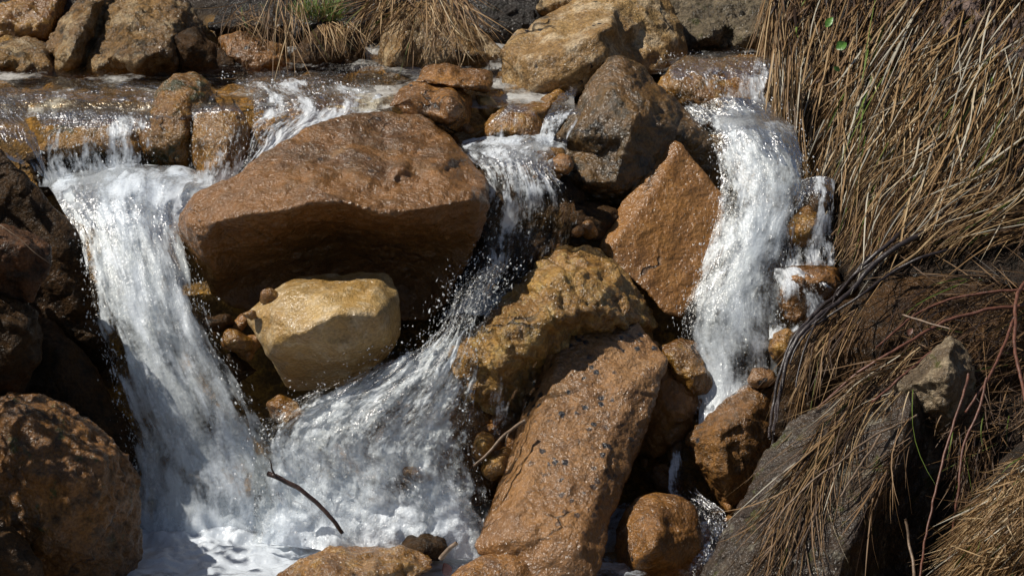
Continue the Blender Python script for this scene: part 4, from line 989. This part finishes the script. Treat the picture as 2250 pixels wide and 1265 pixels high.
def tube_mesh(name, path, r0, r1, knob=.12, sides=9, seed=0):
    path = np.asarray(path, float); m = len(path)
    s = np.r_[0, np.cumsum(np.linalg.norm(np.diff(path, axis=0), axis=1))]
    k = max(6, int(s[-1] / .006)); t = np.linspace(0, s[-1], k)
    mt = np.gradient(path, s, axis=0) if m > 2 else np.repeat((path[1:] - path[:1]) / s[-1], 2, 0)
    i = np.clip(np.searchsorted(s, t, side='right') - 1, 0, m - 2); h = (s[i + 1] - s[i]); u = ((t - s[i]) / h)[:, None]; h = h[:, None]
    C = (2 * u ** 3 - 3 * u ** 2 + 1) * path[i] + (u ** 3 - 2 * u ** 2 + u) * h * mt[i] + (-2 * u ** 3 + 3 * u ** 2) * path[i + 1] + (u ** 3 - u ** 2) * h * mt[i + 1]
    C += .003 * np.stack([fbm(C * 22, 2, seed + q) for q in (1, 2, 3)], -1)
    T = np.gradient(C, axis=0); T /= np.linalg.norm(T, axis=1, keepdims=True)
    A = np.cross(T, [0, 1, .01]); A /= np.linalg.norm(A, axis=1, keepdims=True); B = np.cross(T, A)
    r = np.interp(t, [0, s[-1]], [r0, r1]) * (1 + knob * perlin(np.stack([t * 40, 0 * t + seed, 0 * t], -1), seed))
    th = np.linspace(0, 2 * np.pi, sides, endpoint=False)
    V = C[:, None] + r[:, None, None] * (np.cos(th)[None, :, None] * A[:, None] + np.sin(th)[None, :, None] * B[:, None])
    b = np.arange(k - 1)[:, None] * sides; j = np.arange(sides)[None]; jn = (j + 1) % sides
    F = np.stack([b + j, b + jn, b + sides + jn, b + sides + j], -1).reshape(-1, 4)
    V = np.concatenate([V.reshape(-1, 3), C[:1], C[-1:]])
    n = k * sides
    caps = [(n, q, (q + 1) % sides, (q + 1) % sides) for q in range(sides)] + [(n + 1, n - sides + (q + 1) % sides, n - sides + q, n - sides + q) for q in range(sides)]
    me = bpy.data.meshes.new(name)
    me.from_pydata([tuple(v) for v in V], [], [tuple(f) for f in F] + [c[:3] for c in caps])
    me.polygons.foreach_set('use_smooth', np.ones(len(me.polygons), bool))
    return me


def stem(name, label, cat, mat, path, r0, r1, off=0.0, group=None, shoots=(), dfun=None, seed=0):
    """path: (px, py, distance) or (px, py) lying off the bank surface by off."""
    f = dfun or (lambda x, y: float(bank(x, y)) - off)
    W = np.array([P(q[0], q[1], q[2] if len(q) > 2 else f(q[0], q[1]) + (off * .9 + .01 if i == 0 and cat == 'root' else 0)) for i, q in enumerate(path)])
    c = W[0]
    o = link(name, tube_mesh(name, W - c, r0, r1, seed=seed), M[mat], label, cat, group)
    o.location = c
    for sp, a_, b_ in shoots:
        S = np.array([P(q[0], q[1], q[2] if len(q) > 2 else f(q[0], q[1])) for q in sp])
        link('side_shoot', tube_mesh('side_shoot', S - c, a_, b_, seed=seed + 3), M[mat], parent=o)
    return o


G1 = 'reddish stems across the bank'
stem('stem', 'long reddish bramble stem arching above the pointed pale grey rock', 'stem', 'redstem', [(2262, 668), (2160, 682), (2067, 712), (1990, 755), (1933, 787), (1867, 833), (1790, 905)], .0042, .0028, .07, G1, seed=1)
stem('stem', 'upper reddish stem curving over the dark shaded boulder', 'stem', 'redstem', [(2262, 634), (2180, 642), (2100, 655), (2017, 688), (1967, 730), (1925, 765)], .0034, .0022, .06, G1, seed=2)
stem('stem', 'orange-red stem running down-left from the tip of the pointed grey rock', 'stem', 'redstem', [(2085, 752), (2040, 780), (2000, 812), (1960, 845), (1915, 885)], .0034, .0024, .10, G1, seed=3)
stem('stem', 'thin red stem slanting through the dark hollow at the right edge', 'stem', 'redstem', [(2228, 700), (2205, 760), (2180, 815), (2160, 850), (2120, 905)], .0036, .0026, .10, G1, seed=4)
stem('stem', 'knobbly brown stem standing upright at the right edge', 'stem', 'redstem', [(2262, 610), (2238, 640), (2232, 690), (2230, 753), (2240, 820), (2252, 880)], .0044, .0036, .10, G1, seed=5)
stem('stem', 'long thin dark stem hanging nearly straight down right of the foreground slab', 'stem', 'redstem', [(2128, 820), (2115, 870), (2090, 950), (2060, 1060), (2040, 1150), (2022, 1270)], .0030, .0022, .14, G1, seed=6)
stem('stem', 'second dark hanging stem, nearer the golden grass tuft', 'stem', 'redstem', [(2168, 830), (2150, 900), (2118, 980), (2104, 1090), (2090, 1200), (2080, 1280)], .0030, .0024, .13, G1, seed=7)
stem('stem', 'pale bare stalk rising from the bottom edge in front of the dark hollow', 'stem', 'greystem', [(1990, 1140), (1998, 1190), (2006, 1240), (2012, 1290)], .0026, .0032, .2, G1, seed=8)
stem('stem', 'long thin brown stem crossing the purple-grey foreground slab', 'stem', 'greystem', [(2016, 912), (1960, 940), (1897, 972), (1840, 1018), (1779, 1062), (1730, 1110), (1686, 1165)], .0026, .0016, .09, G1, seed=9)
stem('stem', 'short pale brown stem lying lower on the foreground slab', 'stem', 'greystem', [(1935, 955), (1905, 1000), (1868, 1055), (1845, 1092)], .0026, .0018, .1, G1, seed=10)
stem('stem', 'short bleached twig lying among the stems', 'stem', 'greystem', [(1982, 692), (2030, 706), (2090, 724)], .0026, .002, .1, G1, seed=11)
for k, (lab, pa, r0) in enumerate((('thickest black root bending down along the edge of the bank', [(2060, 500), (1985, 535), (1920, 580), (1870, 640), (1800, 695), (1752, 745), (1728, 800), (1712, 870), (1700, 950)], .0068),
                      ('black root running close above the thickest black root', [(1990, 495), (1960, 530), (1905, 575), (1855, 632), (1790, 690), (1745, 742), (1716, 810), (1700, 890), (1690, 960)], .0052),
                      ('dark root leaving the bundle toward the matted grass', [(2120, 545), (2040, 560), (1960, 600), (1890, 650), (1820, 695), (1760, 745), (1735, 800)], .004),
                      ('hair-thin dark root crossing over the root bundle', [(2030, 520), (1950, 552), (1900, 590), (1850, 628), (1800, 700), (1760, 730), (1720, 830), (1708, 930)], .0026),
                      ('short dark root splaying out below the root bundle', [(1900, 570), (1850, 640), (1790, 712), (1760, 790), (1748, 850)], .003),
                      ('thin black root on the outside of the root bundle', [(1930, 540), (1880, 600), (1840, 648), (1780, 700), (1742, 755), (1722, 830), (1706, 910), (1694, 1000)], .0038))):
    stem('root', lab, 'root', 'rootbark', pa, r0, r0 * .6, .075, 'black roots along the bank', seed=20 + k)
stem('stick', 'wet dark curved stick standing in the foam pool', 'stick', 'wetbark', [(588, 1040, -.34), (612, 1050, -.35), (650, 1068, -.36), (690, 1098, -.37), (722, 1130, -.38), (742, 1156, -.385), (752, 1172, -.385)], .0058, .0044, shoots=[([(606, 1048, -.35), (598, 1030, -.36), (594, 1012, -.37)], .0028, .0012)], seed=30)
stem('stick', 'greyish twig leaning from the reddish slab toward the splash', 'stick', 'greystem', [(1152, 925, -.24), (1115, 950, -.27), (1080, 985, -.3), (1040, 1025, -.33)], .004, .0026, shoots=[([(1118, 948, -.27), (1114, 965, -.28), (1112, 980, -.28)], .002, .0012)], seed=31)
stem('stick', 'short broken brown stick poking from the foam near the flat ochre rock', 'stick', 'greystem', [(1004, 1192, -.56), (985, 1207, -.56), (968, 1228, -.56)], .0045, .0055, seed=32)
stem('straw', 'single pale straw lying across the flat reddish-topped rock', 'straw', 'greystem', [(-10, 488, -.22), (30, 515, -.24), (70, 548, -.25), (112, 583, -.25)], .0014, .0009, seed=33)
for k, pa in enumerate(([(1698, 190, .66), (1690, 300, .62), (1682, 400, .58), (1675, 440, .57)], [(1712, 210, .62), (1700, 330, .56), (1692, 430, .5)], [(1722, 180, .60), (1718, 300, .54), (1706, 420, .48), (1702, 480, .45)], [(1732, 220, .56), (1735, 330, .5), (1722, 440, .44), (1716, 560, .38)], [(1745, 230, .5), (1748, 380, .42), (1742, 500, .36), (1738, 600, .3)])):
    stem('straw', ['golden straw hanging farthest left in front of the white fall', 'golden straw hanging second from the left in front of the white fall', 'golden straw hanging in the middle in front of the white fall', 'long golden straw reaching low in front of the white fall', 'longest hanging straw, nearest the grassy bank'][k], 'straw', 'greystem', pa, .0018, .001, group='straws hanging before the white fall', seed=40 + k)


def leaf(label, mat, px, py, y, ln, wd, ang, tilt=.5):
    """A thin curved leaf with a folded midrib and real thickness."""
    m = 9; V = []; F = []
    for side in (0, 1):
        for i in range(m):
            t = i / (m - 1); ww = wd * math.sin(math.pi * min(1, t * .96 + .03)) ** .8
            for j in (-1, 0, 1):
                V.append((t * ln, j * ww, (abs(j) * ww * .5) - .25 * ln * t * t + (.0006 if side else 0)))
    for side in (0, 1):
        b = side * m * 3
        for i in range(m - 1):
            for j in (0, 1):
                q = (b + i * 3 + j, b + i * 3 + j + 1, b + i * 3 + j + 4, b + i * 3 + j + 3)
                F.append(q if side else q[::-1])
    me = bpy.data.meshes.new('leaf'); me.from_pydata(V, [], F)
    me.polygons.foreach_set('use_smooth', np.ones(len(F), bool))
    o = link('leaf', me, M[mat], label, 'leaf'); o.location = P(px, py, y); o.rotation_euler = (tilt, 0, ang)
    o.rotation_euler = (math.radians(65), math.radians(-ang), 0)
leaf('small round green leaf in the upper dead grass, the higher of two', 'greenleaf', 1815, 60, .78, .028, .009, 60)
leaf('small green leaf among the dead grass, below the higher green leaf', 'greenleaf', 1838, 108, .70, .028, .012, 35)
leaf('tiny green leaf low in the dead grass under the two others', 'greenleaf', 1832, 148, .65, .018, .006, -30)
leaf('dark red wet leaf in the foam beside the short broken stick', 'redleaf', 975, 1236, -.6, .035, .011, -70)
leaf('small orange dead leaf caught among the reddish stems', 'redstem', 1995, 735, -.3, .016, .006, 60)

# peaty clods showing through the grass
for lab, pts_, y in (('purple-grey peat clod at the upper right between the dead grass', [(2050, 40), (2070, 5, .03), (2110, -20, .04), (2160, 0, .03), (2175, 40, .01), (2135, 95), (2060, 100)], .715),
                     ('larger purple-grey peat clod at the right edge of the bank', [(2150, 110), (2165, 70, .03), (2210, 45, .05), (2280, 30, .05), (2290, 120, .02), (2230, 160), (2150, 160)], .65)):
    cx_, cy_ = sum(q[0] for q in pts_) / len(pts_), sum(q[1] for q in pts_) / len(pts_)
    ring = [(q[0] * f + cx_ * (1 - f), q[1] * f + cy_ * (1 - f)) for f in (.65, .3) for q in pts_]
    rock('peat_clod', lab, 'clod', [(q[0], q[1], float(bank(q[0], q[1])) - .012) for q in pts_], 0.0, [(x, y, float(bank(x, y)) - .036) for x, y in ring], cat='soil', tb=.1, sm=2, rough=2.0)
